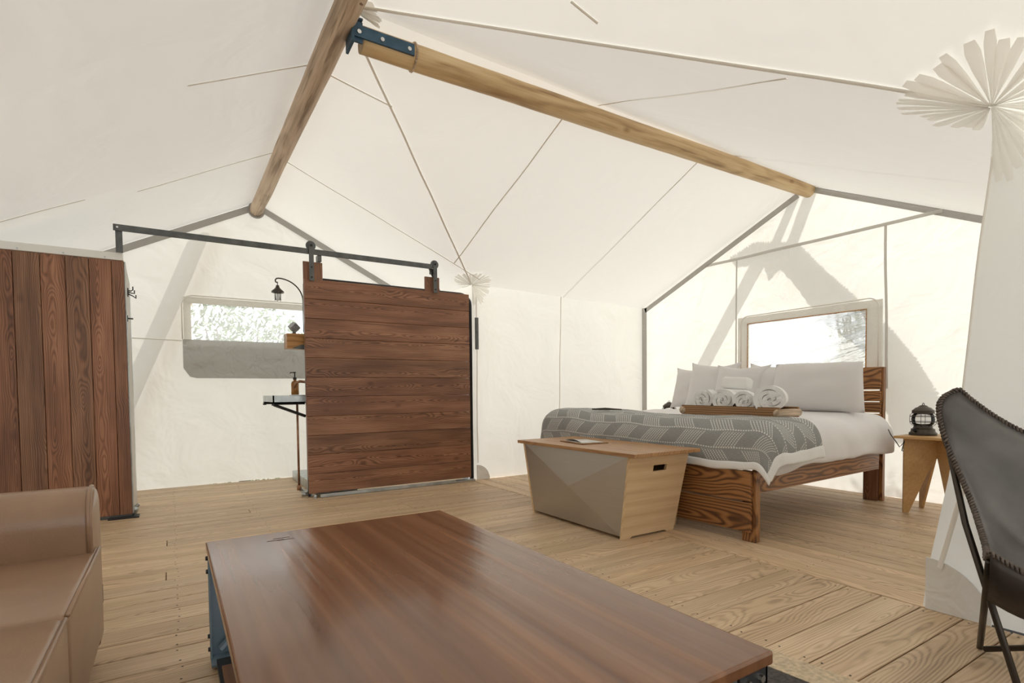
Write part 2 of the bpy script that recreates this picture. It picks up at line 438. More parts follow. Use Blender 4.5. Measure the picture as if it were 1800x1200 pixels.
# ---- ground outside and floor
g = MB().box((-40, -40, -.9), (45, 45, -.6)).build('ground', M_ground); tag(g, kind='structure')
floor = empty('floor', (0, 0, 0), kind='structure')
MB().box((-1.3, -2.6, -.12), (5.62, 6.99, -.045)).build('subfloor', M_dark, floor)
PW = .16; rng = random.Random(3); nails = MB()
def nail(x, y):
    nails.lathe([(.0045, 0), (.003, .0006)], (x, y, .0002), 6)
y = -2.45
while y < 6.9:
    cy = y + PW/2
    xa, xb = -1.22, 2.885
    cuts = [xa, xb]
    if rng.random() < .45 and cy < 5.3: cuts = [xa, rng.choice([-.05, .55, 1.16, 1.77]), xb]
    for a, b in zip(cuts, cuts[1:]):
        board('plank', b-a-.004, PW-.005, .04, Matrix.Translation(((a+b)/2, cy, -.0205+rng.uniform(-.0012, .0004))), M_deck, floor)
    for xx in (-.6, .0, .6, 1.2, 1.98, 2.84):
        nail(xx+rng.uniform(-.01, .01), cy-.05); nail(xx+rng.uniform(-.01, .01), cy+.05)
    y += PW
x = 2.89
while x < 5.66:
    cx = x + PW/2
    board('plank', 4.72, PW-.006, .04, frame((cx, 3.21, -.0205+rng.uniform(-.0012, .0004)), (0, 1, 0), (-1, 0, 0)), M_deck, floor)
    for yy in (1.0, 1.66, 2.3, 2.95, 3.6, 4.25, 4.9, 5.45):
        nail(cx-.05, yy+rng.uniform(-.01, .01)); nail(cx+.05, yy+rng.uniform(-.01, .01))
    x += PW
nails.build('nail_heads', M_nail, floor, kind='stuff')

# ---- roof
ceiling = empty('ceiling', (.9, 3.2, 3.25), kind='structure')
roofs = {}
for key, q, nu, nv in (('back', (J, RB, EB, C1), 16, 12), ('front', (RF, J, C2, EF), 20, 12), ('left', (RF, RB, LB, LF), 28, 12), ('wl', (J, G, GL, C1), 20, 14), ('wr', (J, G, GR, C2), 20, 14)):
    vs, fs = patch(*q, nu, nv)
    roofs[key] = mk('roof_panel', vs, fs, M_roof, ceiling, True)
PLN = {'back': (J, RB, EB), 'front': (J, RF, C2), 'wl': (J, G, C1), 'wr': (J, G, C2), 'left': (RB, RF, LF)}
def inward(key):
    a, b, c = PLN[key]; n = (b-a).cross(c-a).normalized()
    return n if n.z < 0 else -n
def seam(a, b, key=None, r=.006, mat=M_seam, parent=None, n=None, off=.004):
    a, b = V(a), V(b); nn = inward(key) if key else V(n)
    pts = [slack(a.lerp(b, i/14)) + nn*off for i in range(15)]
    t = (b-a).normalized(); w = t.cross(nn).normalized()*r
    mb = MB()
    vs = []; fs = []
    for p in pts: vs += [p-w, p-w*.6+nn*.003, p+w*.6+nn*.003, p+w]
    for i in range(14):
        for k in range(3): fs.append((i*4+k, i*4+k+1, i*4+k+5, i*4+k+4))
    return mk('seam', vs, fs, mat, parent if parent is not None else roofs[key], True)
for key, a, b in (('back', (.919, 3.895, 3.241), (1.374, 3.707, 3.019)), ('back', (.96, 5.5, 3.215), (2.94, 5.27, 2.26)),
                  ('wl', (2.618, 3.3, 3.15), (2.58, 5.2, 2.38)), ('wl', (4.11, 3.2, 3.12), (4.236, 5.46, 2.2)),
                  ('left', (.88, 5.4, 3.24), (-.193, 5.439, 2.693)), ('left', (.88, 3.85, 3.24), (.136, 3.814, 2.861)), ('left', (-.517, 5.316, 2.528), (-1.05, 5.29, 2.257)),
                  ('wr', (2.477, 1.48, 2.46), (2.83, 3.19, 3.2)), ('wr', (4.45, .95, 2.18), (4.352, 3.1, 3.15)),
                  ('front', (1.648, 2.043, 2.846), (1.785, 2.01, 2.775))):
    n = inward(key); P0 = PLN[key][0]
    a, b = V(a), V(b); a -= n*(a-P0).dot(n); b -= n*(b-P0).dot(n)
    seam(a, b, key, .007)
seam(J.lerp(C1, .02), C1, 'back', .011, M_seam, off=.006)
seam(J.lerp(C2, .04), C2, 'front', .009, M_cord, off=.008)

# ---- gathered reinforcement fans where the valleys end
def fan(c, dirs, r, pleats, name='gathered_pleats', parent=None, amp=.010):
    """cloth drawn together at a corner: folds of uneven length radiating from it"""
    c = V(c); mb = MB(); cen = V((1.5, 3.0, 1.2)) - c; rg = random.Random(int(abs(c.x*100)))
    for a, b in zip(dirs, dirs[1:]):
        a, b = V(a).normalized(), V(b).normalized(); n = a.cross(b).normalized()
        if n.dot(cen) < 0: n = -n
        ang = a.angle(b)
        for k in range(pleats):
            t = (k+rg.uniform(.2, .8))/pleats; d = (a*math.sin((1-t)*ang) + b*math.sin(t*ang))/math.sin(ang); w_ = n.cross(d)
            L = r*rg.uniform(.82, 1.03); wd_ = r*ang/pleats*.56*rg.uniform(.7, 1.0); prof = ((.03, .25, .5), (.25, .45, 1), (.6, .8, 1.0), (.85, .8, .5), (1, .5, 0))
            vs = []
            for f_, ww, hh_ in prof:
                p = c + d*L*f_ + n*.004
                vs += [p - w_*wd_*ww*f_**.6, p - w_*wd_*ww*.3*f_**.6 + n*amp*hh_, p + w_*wd_*ww*.5*f_**.6 + n*amp*hh_*.4, p + w_*wd_*ww*f_**.6]
            mb.add(vs, [(q*4+e, q*4+e+1, q*4+e+5, q*4+e+4) for q in range(len(prof)-1) for e in range(3)])
    return mb.build(name, M_fan, parent, True)
val1 = (J-C1); val2 = (J-C2)
fan(C1 + V((-.01, -.01, -.01)), [(0, 1, 0), val1, GL-C1, (0, 0, -1)], .24, 11, parent=ceiling, amp=.005)
fan(C2 + V((-.012, .0, -.012)), [(0, 0, -1), (0, -1, 0), val2, GR-C2], .36, 13, parent=ceiling, amp=.006)
fan(J + V((.02, -.04, -.02)), [(0, -1, -.0), V((2.0, -.2, -1.03)), C2-J], .2, 6, parent=ceiling, amp=.008)

# ---- walls
def gridwall(name, fn, us, ws, hole=None, mat=M_wall, parent=None, kind='structure', sub=.25):
    """fn(u,w)->point ; hole=(u0,u1,w0,w1)"""
    def dens(xs):
        out = []
        for a, b in zip(xs, xs[1:]):
            n = max(1, round(abs(b-a)/sub)); out += [a+(b-a)*i/n for i in range(n)]
        return out+[xs[-1]]
    U, W = dens(us), dens(ws); vs = []; fs = []
    for u in U:
        for w in W: vs.append(fn(u, w))
    for i in range(len(U)-1):
        for j in range(len(W)-1):
            um, wm = (U[i]+U[i+1])/2, (W[j]+W[j+1])/2
            if hole and hole[0] < um < hole[1] and hole[2] < wm < hole[3]: continue
            k = i*len(W)+j; fs.append((k, k+len(W), k+len(W)+1, k+1))
    o = mk(name, vs, fs, mat, parent, True)
    if parent is None: tag(o, kind=kind)
    return o
def gable_fn(plane):
    def top(u):
        if plane == 'y':
            return RB.z - (RB.x-u)/(RB.x-LB.x)*(RB.z-LB.z) if u < RB.x else RB.z - (u-RB.x)/(EB.x-RB.x)*(RB.z-EB.z)
        return G.z - (G.y-u)/(G.y-GR.y)*(G.z-GR.z) if u < G.y else G.z - (u-G.y)/(GL.y-G.y)*(G.z-GL.z)
    WT = 2.035 if plane == 'y' else 1.9
    def fn(u, w):
        z = w if w <= WT else WT + (w-WT)/(2.4-WT)*(top(u)-WT)
        if plane == 'y':
            return slack((u, 7.0, z))
        fold = .02*math.sin(u*24 + z*9)*max(0, 1-abs(top(u)-z)/.55)*min(1, (top(u)-z)/.08) if z > 1.8 else 0
        return slack((5.6 + fold + .02*(u-.85)/4.55, u, z), .014, 2.2)
    return fn
W1 = (.21, 1.62, 1.625, 2.03 - .0)
def inv_w(z, top):   # parameter row for a height above 1.9
    return z if z <= 1.9 else 1.9 + (z-1.9)*(2.4-1.9)/(top-1.9)
wall_back = gridwall('wall_back', gable_fn('y'), [-1.16, .21, .9, 1.62, 2.95], [0, 1.625, 2.035, 2.4], (.21, 1.62, 1.625, 2.035))
W2 = (2.53, 3.78, 1.12, 1.755)
wall_gable = gridwall('wall_bed_gable', gable_fn('x'), [.85, 2.53, 3.12, 3.78, 5.4], [0, 1.12, 1.755, 1.9, 2.4], W2, M_gable, sub=.1)
wall_left = gridwall('wall_left', lambda u, w: slack((-1.16, u, w)), [-2.4, 7], [0, 2.2], sub=.5)
wall_bedleft = gridwall('wall_bed_left', lambda u, w: slack(V((2.95, 5.5, w/2.2*2.25)).lerp(V((5.62, 5.4, w/2.2*2.15)), u)), [0, .5, 1], [0, 2.2], sub=.1)
wall_bath = gridwall('wall_bath_right', lambda u, w: slack((2.95, u, w)), [5.5, 7], [0, 2.25])
CP = [(0, 1.067), (.188, 1.05), (.635, .975), (1.0, .934), (1.44, .895), (1.92, .858), (2.17, .85)]
def c2y(z):
    for (a, ya), (b, yb) in zip(CP, CP[1:]):
        if z <= b: return ya + (yb-ya)*(z-a)/(b-a)
    return CP[-1][1]
wall_right = gridwall('wall_right', lambda u, w: slack((2.9, c2y(w)*(1-u) - 2.4*u, w/2.17*(2.17+.03*u)), .006), [0, 1], [0, 2.17], mat=M_gable, sub=.06)
wall_bedright = gridwall('wall_bed_right', lambda u, w: slack((2.9+2.7*u, c2y(w)*(1-u)+.85*u, w*(1-u)+w/2.17*1.97*u), .006), [0, 1], [0, 2.17], sub=.12)
# front end: two side cloths, the door flaps are rolled up and leave the middle open
wall_front = empty('wall_front', (.9, -2.4, 0), kind='structure')
for a, b in ((-1.16, -.9), (2.6, 2.9)):
    gridwall('side_cloth', lambda u, w: slack((u, -2.4, w)), [a, b], [0, 2.2], parent=wall_front)
gridwall('gable_cloth', lambda u, w: slack((u, -2.4, 2.2 + w*(1.05*(1-abs(u-.9)/2.05)))), [-1.16, .9, 2.9], [0, 1], parent=wall_front)

# seams and bindings on the walls
seam((2.99, 5.49, 2.1), (2.985, 5.49, .2), None, .008, M_seam, wall_bedleft, (0, -1, 0), .012)
seam((4.17, 5.44, 2.2), (4.12, 5.44, 0), None, .008, M_seam, wall_bedleft, (0, -1, 0), .012)
seam((5.595, 4.35, 2.52), (5.58, 1.95, 2.50), None, .016, M_seamg, wall_gable, (-1, 0, 0), .02)
seam((5.6, 3.93, 2.5), (5.6, 3.935, 1.0), None, .010, M_seamg, wall_gable, (-1, 0, 0), .02)
seam((5.6, 2.39, 2.5), (5.6, 2.36, 1.0), None, .012, M_seamg, wall_gable, (-1, 0, 0), .02)
seam((2.89, c2y(2.0)-.010, 1.95), (2.89, .955, .66), None, .005, M_seam, wall_right, (-1, 0, 0), .008)
seam((2.887, .90, .66), (2.887, 1.0, .2), None, .01, M_seam, wall_right, (-1, 0, 0), .012)
seam((-1.1, 6.985, 1.63), (.12, 6.985, 1.615), None, .007, M_seam, wall_back, (0, -1, 0), .012)
def band(pts, w, nrm, name, off=.015):
    vs = []; fs = []; nrm = V(nrm)
    P = []
    for a, b in zip(pts, pts[1:]):
        for i in range(8): P.append(V(a).lerp(V(b), i/8))
    P.append(V(pts[-1]))
    for i, p in enumerate(P):
        t = (P[min(i+1, len(P)-1)] - P[max(i-1, 0)]).normalized(); s = t.cross(nrm).normalized()*w/2
        p = p + nrm*off
        vs += [p-s, p-s+nrm*.004, p+s+nrm*.004, p+s]
    for i in range(len(P)-1):
        for k in range(3): fs.append((i*4+k, i*4+k+1, i*4+k+5, i*4+k+4))
    o = mk(name, vs, fs, M_band, None, False); tag(o, kind='structure'); return o
band([(5.6, 3.2, 3.02), (5.6, 5.345, 2.11)], .06, (-1, 0, 0), 'trim_1', .03)
band([(5.6, 5.36, 2.15), (5.6, 5.36, 0)], .085, (-1, 0, 0), 'trim_2', .03)
band([(5.6, 3.05, 3.03), (5.6, .95, 1.99)], .055, (-1, 0, 0), 'trim_3', .03)
band([(.86, 7, 3.18), (-1.1, 7, 2.18)], .07, (0, -1, 0), 'trim_4', .02)
band([(.95, 7, 3.19), (2.9, 7, 2.22)], .07, (0, -1, 0), 'trim_5', .02)

# quarter round foot patches at the two corner posts
def footpatch(c, a, b, r, parent, nrm):
    c, a, b, nrm = V(c), V(a), V(b), V(nrm); n = 14
    ring = [c + (a*math.cos(t) + b*math.sin(t))*r for t in [PI/2*i/n for i in range(n+1)]]
    MB().prism([c + nrm*.006]+[p + nrm*.006 for p in ring], nrm*.006).build('foot_patch', M_patch, parent)
footpatch((2.97, 5.485, .0), (1, 0, 0), (0, 0, 1), .17, wall_bedleft, (0, -1, 0))
footpatch((2.89, 1.05, .0), (0, -1, 0), (0, .0, 1), .235, wall_right, (-1, 0, 0))
# ---- window in the bathroom gable
win1 = empty('window_1', (.9, 7, 1.6), kind='structure')
yy = 6.975
fr = MB()
fr.box((.14, yy, 2.03), (1.70, yy+.012, 2.10)).box((.14, yy, 1.61), (.212, yy+.012, 2.03)).box((1.61, yy, 1.61), (1.70, yy+.012, 2.03))
fr.build('window_frame', M_tape, win1)
pts = [(1.7, yy-.004, 2.115), (.24, yy-.004, 2.115)] + [(.24-.115*math.sin(t), yy-.004, 2.0+.115*math.cos(t)) for t in [PI/2*i/8 for i in range(1, 9)]] + [(.125, yy-.004, 1.63)]
MB().tube(pts, .007, 6).build('piping', M_seam, win1, True)
MB().box((.2, yy+.008, 1.6), (1.62, yy+.011, 2.035)).build('insect_screen', M_screen, win1)
fl = [(1.7, 1.62), (.125, 1.63), (.125, 1.36)] + [(.235-.11*math.cos(t), 1.31-.11*math.sin(t)) for t in [PI/2*i/6 for i in range(7)]] + [(1.7, 1.2)]
vs = []; nx = 26
def flapz(x):
    return 1.2 if x > .25 else 1.2 + .11 - math.sqrt(max(0, .125**2-(.25-x)**2))*.88
vsf = []; fsf = []
for i in range(nx+1):
    x = .125 + (1.7-.125)*i/nx
    z0, z1 = flapz(x), 1.628
    for j in range(9):
        z = z0+(z1-z0)*j/8
        vsf.append((x, yy-.018 - .012*noise.noise(V((x*2, 0, z*9))), z))
for i in range(nx):
    for j in range(8):
        k = i*9+j; fsf.append((k, k+9, k+10, k+1))
mk('roll_down_flap', vsf, fsf, M_shade, win1, True)

# ---- window in the bed gable
win2 = empty('window_2', (5.6, 3.15, 1.45), kind='structure')
xx = 5.575
MB().box((xx+.004, 2.52, 1.11), (xx+.007, 3.79, 1.765)).build('vinyl_pane', M_vinyl, win2)
fr = MB()
fr.box((xx-.006, 2.40, 1.75), (xx+.012, 3.90, 1.83)).box((xx-.006, 2.40, 1.0), (xx+.012, 2.535, 1.75)).box((xx-.006, 3.775, 1.0), (xx+.012, 3.90, 1.75)).box((xx-.006, 2.535, 1.0), (xx+.012, 3.775, 1.125))
fr.build('window_frame', M_tape, win2)
MB().tube([(xx-.008, 3.775, 1.12), (xx-.008, 3.775, 1.752), (xx-.008, 2.535, 1.752), (xx-.008, 2.535, 1.12)], .006, 6).build('pane_binding', M_box, win2)
MB().tube([(xx-.006, 3.86, 1.1), (xx-.006, 3.86, 1.75)] + [(xx-.006, 3.78+.08*math.cos(t), 1.76+.08*math.sin(t)) for t in [PI/2*i/6 for i in range(7)]] + [(xx-.006, 2.52-.09*math.sin(t), 1.76+.09*math.cos(t)) for t in [PI/2*i/6 for i in range(7)]] + [(xx-.006, 2.43, 1.1)], .006, 6).build('piping', M_seam, win2, True)
# stowed window flap below the pane
pr = [(3.9, .62), (3.9, .30), (3.8, .225), (2.75, .215), (2.62, .28), (2.58, .62)]
MB().prism([(5.565, a, b) for a, b in pr], (.012, 0, 0)).build('stowed_flap', M_shade, win2)

# ------------------------------------------------------------------ ridge poles
def log(name, a, b, r0, r1, mat, parent, n=40, seed=1):
    a, b = V(a), V(b); L = (b-a).length; vs = []; fs = []; k = 18; rg = random.Random(seed)
    for i in range(n+1):
        x = L*i/n; r = r0+(r1-r0)*i/n
        for j in range(k):
            t = 2*PI*j/k
            rr = r*(1+.07*noise.noise(V((x*1.6+seed*7, math.cos(t)*.8, math.sin(t)*.8))) + .03*noise.noise(V((x*6+seed*3, math.cos(t)*2, math.sin(t)*2))))
            vs.append((x-L/2, rr*math.cos(t), rr*math.sin(t)))
    for i in range(n):
        for j in range(k): fs.append((i*k+j, i*k+(j+1) % k, (i+1)*k+(j+1) % k, (i+1)*k+j))
    fs.append(tuple(range(k-1, -1, -1))); fs.append(tuple(n*k+j for j in range(k)))
    me = bpy.data.meshes.new(name); me.from_pydata(vs, [], fs); me.materials.append(mat)
    for p in me.polygons: p.use_smooth = len(p.vertices) == 4
    o = bpy.data.objects.new(name, me); COL.objects.link(o); o.parent = parent
    o.matrix_basis = Matrix.Translation(-worldloc(parent)) @ frame((a+b)/2, b-a, (0, 0, 1))
    return o
pa = empty('ridge_pole', (.88, 2.3, 3.1), 'grey brown peeled log ridge pole running from overhead to the bathroom gable peak', 'log')
log('log', (.86, -2.35, 3.11), (.9, 6.96, 3.155), .074, .072, M_log, pa, 60, 1)
MB().lathe([(.092, 0), (.092, .03), (.078, .03)], (.9, 6.94, 3.155), 20, Matrix.Rotation(-PI/2, 3, 'X')).build('end_collar', M_band, pa)
for p in ((.865, 2.78, 3.045), (.87, 2.86, 3.05)): MB().lathe([(.010, 0), (.008, .006)], V(p)+V((.03, 0, -.008)), 10).build('bolt', M_chrome, pa)
pb = empty('ridge_pole', (.98, 3.2, 3.0), 'golden peeled log ridge pole with blue steel end bracket above the bed wing', 'log')
PB0, PB1 = V((1.0, 3.195, 3.075)), V((5.57, 3.09, 3.035))
log('log', PB0, PB1, .074, .072, M_logy, pb, 46, 5)
dB = (PB1-PB0).normalized(); sB = V((0, -1, 0)); nB = dB.cross(sB)
Mb = frame(PB0, dB, sB)
def bB(a, b): return MB().box(a, b, Mb)
br = bB((-.06, .066, -.03), (.30, .080, .036)).build('side_plate', M_bracket, pb)
MB().box((-.075, -.06, -.07), (-.06, .08, .07), Mb).box((-.07, .055, -.055), (-.01, .068, .06), Mb).build('end_plate', M_bracket, pb)
bB((-.07, .0, -.075), (-.01, .075, -.065)).build('gusset', M_bracket, pb)
for xx_ in (-.035, .10, .265):
    MB().lathe([(.013, 0), (.012, .012), (.006, .012)], Mb @ V((xx_, .079, .012)), 10, Matrix.Rotation(PI/2, 3, 'X')).build('bolt', M_chrome, pb)
MB().tube([Mb @ V((.318 + .002*math.cos(t*3), .079*math.cos(t), .079*math.sin(t))) for t in [2*PI*i/24 for i in range(25)]], .006, 6).build('band_clamp', M_log, pb)

# ------------------------------------------------------------------ wooden shower partition, left
PY = 5.47
part = empty('shower_partition', (-.7, PY, 0), 'tall partition of upright reddish brown boards with white cap rail at the sofa end of the room', 'partition')
xr = -.297; widths = [.085, .145, .147, .152, .158, .15]
for w in widths:
    board('board', 2.09, w-.003, .022, frame((xr-w/2, PY+.011, .025+2.09/2), (0, 0, 1), (1, 0, 0)), M_cedarv, part)
    xr -= w
MB().box((-1.14, PY+.024, .03), (-.31, PY+.034, 2.11)).build('gap_blocker', M_dark, part)  # dark sheet added behind the boards so no light shows through the gaps
MB().box((-1.14, PY-.012, 2.115), (-.30, PY+.03, 2.175)).build('cap_rail', M_white, part, bevel=.004)
for xx_ in (-.95, -.68, -.42): MB().lathe([(.006, 0), (.005, .004)], (xx_, PY-.012, 2.13), 8, Matrix.Rotation(PI/2, 3, 'X')).build('screw', M_galv, part)
MB().prism([(-.302, PY+.022, .03), (-.302, PY+.022, 2.11), (-.302, PY+.5, 2.02), (-.302, PY+.53, 1.98), (-.302, PY+.53, .03)], (.012, 0, 0)).build('side_panel', M_panel, part)
MB().tube([(-.296, PY+.02, .03), (-.296, PY+.02, 2.11), (-.296, PY+.5, 2.02), (-.296, PY+.53, 1.96), (-.296, PY+.53, .03)], .009, 6).build('edge_trim', M_galv, part)
MB().box((-.46, PY-.06, 0.0), (-.25, PY+.06, .012)).build('foot_plate', M_black, part, bevel=.003)
MB().box((-1.14, PY+.002, 0), (-.30, PY+.5, .03)).build('base_channel', M_steel, part)
MB().lathe([(.012, 0), (.018, .02), (.026, .04), (.026, .055), (.014, .07)], (-.285, PY+.1, .0), 12).tube([(-.285, PY+.1, .06), (-.255, PY+.1, .085)], .014, 8).build('door_stop', M_galv, part, 'auto')
hk = MB().box((-.289, PY+.2, 1.86), (-.283, PY+.235, 1.93)).build('hook', M_black, part)
for dz, ln in ((.05, .035), (.02, .045), (-.02, .055)):
    MB().tube([(-.285, PY+.218, 1.89+dz*.4), (-.285+ln*.6, PY+.2, 1.875+dz*.6), (-.285+ln, PY+.19, 1.865+dz), (-.285+ln, PY+.18, 1.89+dz)], .0045, 6).build('hook_arm', M_black, hk, True)
MB().tube([(-.29, PY+.08, 1.655), (-.25, PY+.08, 1.655)], .006, 6).box((-.291, PY+.07, 1.63), (-.285, PY+.09, 1.68)).build('latch_pin', M_black, part)

# ------------------------------------------------------------------ rail, sliding door, bathroom divider
rail = empty('door_rail', (1.05, PY-.03, 2.3), 'grey steel sliding door rail spanning from the upright board partition to the hanging door', 'rail')
rot = math.atan2(-.02, 2.77)
MB().box((-.358, PY-.045, 2.345), (2.43, PY-.035, 2.398)).build('rail_bar', M_steel, rail, bevel=.002)
MB().box((-.345, PY-.034, 2.172), (-.298, PY-.028, 2.36)).build('end_post', M_steel, rail)
MB().lathe([(.009, 0), (.008, .008)], (-.33, PY-.046, 2.372), 10, Matrix.Rotation(PI/2, 3, 'X')).build('bolt', M_chrome, rail)
MB().tube([(2.40, PY-.03, 2.36), (2.58, PY+.09, 2.11)], .014, 6).build('brace', M_steel, rail)
MB().box((1.235, PY-.034, 2.29), (1.27, PY+.05, 2.35)).build('stand_off', M_steel, rail)
MB().box((2.42, PY-.04, 2.3), (2.46, PY+.02, 2.35)).build('end_stop', M_black, rail)

door = empty('sliding_door', (1.99, PY, .04), 'wide sliding barn door of eleven dark reddish horizontal boards on roller hangers', 'door')
nb = 11; z0 = .04; hh = (2.115-z0)/nb
for i in range(nb):
    board('board', 1.772, hh-.0022, .026, frame((1.993, PY-.013 + (.0015 if i % 2 else 0), z0+hh*(i+.5)), (1, 0, 0), (0, 0, 1)), M_cedar, door)
for xa, xb, zt in ((1.105, 1.285, 2.285), (2.36, 2.53, 2.27)):
    board('batten', zt-.2, xb-xa, .022, frame(((xa+xb)/2, PY+.013, (zt+.2)/2), (0, 0, 1), (1, 0, 0)), M_cedarv, door)
for i, (xc_, zt) in enumerate(((1.17, 2.46), (2.455, 2.43))):
    h_ = MB().box((xc_-.022, PY-.062, 2.09), (xc_+.022, PY-.054, zt)).build('hanger_strap', M_steel, door, bevel=.002)
    for zz in (2.125, 2.22): MB().lathe([(.009, 0), (.008, .006)], (xc_, PY-.062, zz), 10, Matrix.Rotation(PI/2, 3, 'X')).build('bolt', M_black, h_)
    MB().lathe([(.040, 0), (.046, .004), (.046, .014), (.040, .018)], (xc_, PY-.031, zt-.033), 20, Matrix.Rotation(PI/2, 3, 'X')).build('roller_wheel', M_steel, h_, 'auto')
    MB().lathe([(.012, 0), (.010, .008)], (xc_, PY-.062, zt-.033), 10, Matrix.Rotation(PI/2, 3, 'X')).build('axle_bolt', M_black, h_)
gd = empty('floor_guide', (1.9, PY-.04, 0), 'galvanized channel on the deck under the sliding door', 'guide')
MB().box((1.20, PY-.075, .002), (2.66, PY-.045, .034)).build('channel', M_galv, gd, bevel=.003)
MB().lathe([(.016, 0), (.016, .02), (.01, .034)], (1.155, PY-.06, 0), 10).build('bolt', M_galv, gd)
MB().box((2.66, PY-.05, .002), (2.92, PY+.03, .02)).build('end_plate', M_galv, gd)

dv = empty('bathroom_divider', (2.0, PY+.1, 0), 'galvanized steel divider with black rounded frame behind the sliding door', 'divider')
MB().box((1.14, PY+.095, .03), (2.90, PY+.11, 2.10)).build('steel_sheet', M_galv, dv)
arc = [(2.815+.13*math.sin(t), PY+.075, 1.99+.13*math.cos(t)) for t in [PI/2*i/8 for i in range(9)]]
MB().tube([(1.14, PY+.075, 2.125)] + arc + [(2.945, PY+.075, .0)], .028, 8).build('black_frame', M_black, dv, True)
MB().box((1.122, PY+.07, 0), (1.155, PY+.125, 2.09)).build('end_post', M_galv, dv)
MB().box((1.115, PY+.05, .0), (1.135, PY+.07, .30)).build('floor_strut', M_black, dv)
MB().box((2.955, PY-.04, 1.50), (2.99, PY-.02, 1.86)).build('side_bracket', M_steel, dv)
MB().box((1.20, PY+.13, 0), (1.62, PY+1.35, .10)).build('sill_box', M_galv, dv, bevel=.004)

sk = empty('trough_sink', (1.0, 5.9, .92), 'galvanized trough sink cantilevered behind the left edge of the sliding door', 'sink')
sx0, sx1, sy0, sy1, sz0, sz1 = .826, 1.30, 5.6, 6.24, .922, .998; t_ = .012
b_ = MB().box((sx0, sy0, sz0), (sx1, sy0+t_, sz1)).box((sx0, sy1-t_, sz0), (sx1, sy1, sz1)).box((sx0, sy0, sz0), (sx0+t_, sy1, sz1)).box((sx1-t_, sy0, sz0), (sx1, sy1, sz1)).box((sx0, sy0, sz0), (sx1, sy1, sz0+t_))
b_.build('basin', M_galv, sk)
MB().box((1.0, sy0, sz1-.004), (sx1, sy0+.12, sz1+.004)).build('deck_plate', M_galv, sk)
for yb_ in (5.62, 6.2):
    (MB().tube([(.835, yb_, .908), (1.125, yb_, .79)], .015, 6) if yb_ < 6 else MB()).tube([(.83, yb_, .915), (1.12, yb_, .915)], .009, 6).build('bracket', M_black, sk)
    MB().lathe([(.017, 0), (.017, .02)], (.833, yb_, .90), 10).build('bracket_cap', M_black, sk)
MB().tube([(1.13, 5.62, 1.13), (1.08, 5.62, 1.135), (1.04, 5.62, 1.12), (1.025, 5.62, 1.07)], .014, 8).build('faucet', M_copper, sk, True)
MB().tube([(1.06, 5.68, .92), (1.06, 5.68, .09)], .011, 8).lathe([(.022, 0), (.022, .05)], (1.06, 5.68, .05), 10).build('waste_pipe', M_copper, sk, True)
MB().tube([(1.07, 5.70, .06), (1.10, 5.62, .03), (1.13, 5.58, .05)], .02, 8).lathe([(.03, 0), (.025, .03)], (1.10, 5.62, .0), 10).build('valve', M_galv, sk, True)

sp = empty('soap_bottle', (1.04, 5.66, 1.002), 'amber glass soap bottle with black pump on the trough sink', 'bottle')
MB().lathe([(.033, 0), (.036, .006), (.036, .11), (.030, .128), (.014, .14), (.014, .152)], (1.04, 5.66, 1.003), 18).build('bottle_body', M_amber, sp, 'auto')
MB().lathe([(.017, .15), (.017, .172), (.006, .176), (.006, .215), (.012, .216), (.012, .226)], (1.04, 5.66, 1.003), 12).tube([(1.04, 5.66, 1.222), (1.0, 5.65, 1.222), (.995, 5.65, 1.212)], .005, 6).build('pump', M_black, sp, 'auto')

sh = empty('shelf_box', (1.05, 5.66, 1.45), 'small amber wooden shelf box beside the sliding door edge', 'shelf')
for a, b in (((.965, 5.6, 1.455), (1.16, 5.612, 1.60)), ((.965, 5.612, 1.455), (.977, 5.75, 1.60)), ((.965, 5.738, 1.455), (1.16, 5.75, 1.60)), ((.977, 5.612, 1.455), (1.16, 5.738, 1.467))):
    MB().box(a, b).build('side_board', M_box, sh)
MB().prism([(1.01, 5.594, 1.457), (1.10, 5.594, 1.495), (1.16, 5.594, 1.495), (1.16, 5.594, 1.445), (1.02, 5.594, 1.455)], (0, .005, 0)).build('bracket', M_steel, sh)
Mt = Matrix.Translation((1.045, 5.66, 1.668)) @ Matrix.Rotation(math.radians(45), 4, 'Y') @ Matrix.Rotation(math.radians(20), 4, 'Z')
ds = empty('tissue_box', (1.045, 5.66, 1.60), 'small grey cube standing on one corner on the amber shelf box', 'box')
MB().box((-.037, -.037, -.037), (.037, .037, .037), Mt).build('box_body', plain('grey tin', (.36, .37, .38), .4, .6, 30, .3), ds, bevel=.004)
MB().lathe([(.02, .0), (.012, .04)], (1.045, 5.66, 1.601), 10).build('foot', M_steel, ds)

sc = empty('gooseneck_lamp', (1.14, 5.7, 1.9), 'dark bronze gooseneck lamp with small caged bulb over the trough sink', 'lamp')
arm = [(1.135, 5.66, 1.62), (1.135, 5.66, 1.93)]
for i in range(1, 15):
    t = PI/2*i/14; arm.append((1.135-.21*math.sin(t)**1.0*1, 5.66, 1.93+.19*math.sin(t)) if False else (.915+.22*math.cos(t), 5.66, 1.93+.205*math.sin(t)))
arm += [(.895, 5.66, 2.13), (.884, 5.66, 2.115), (.886, 5.66, 2.098), (.898, 5.66, 2.09)]
MB().tube(arm, .0065, 8).build('arm', M_bronze, sc, True)
MB().tube([(.903, 5.66, 2.10), (.903, 5.66, 2.055)], .004, 6).build('chain', M_bronze, sc)
MB().lathe([(.014, .035), (.018, .015), (.03, 0), (.055, -.022), (.058, -.035), (.050, -.035), (.012, -.01)], (.903, 5.66, 2.03), 20).build('lamp_shade', M_bronze, sc, 'auto')
MB().lathe([(.012, -.01), (.021, -.03), (.023, -.095), (.018, -.10)], (.903, 5.66, 2.02), 14).build('glass_globe', M_glass, sc, True)
cg = MB()
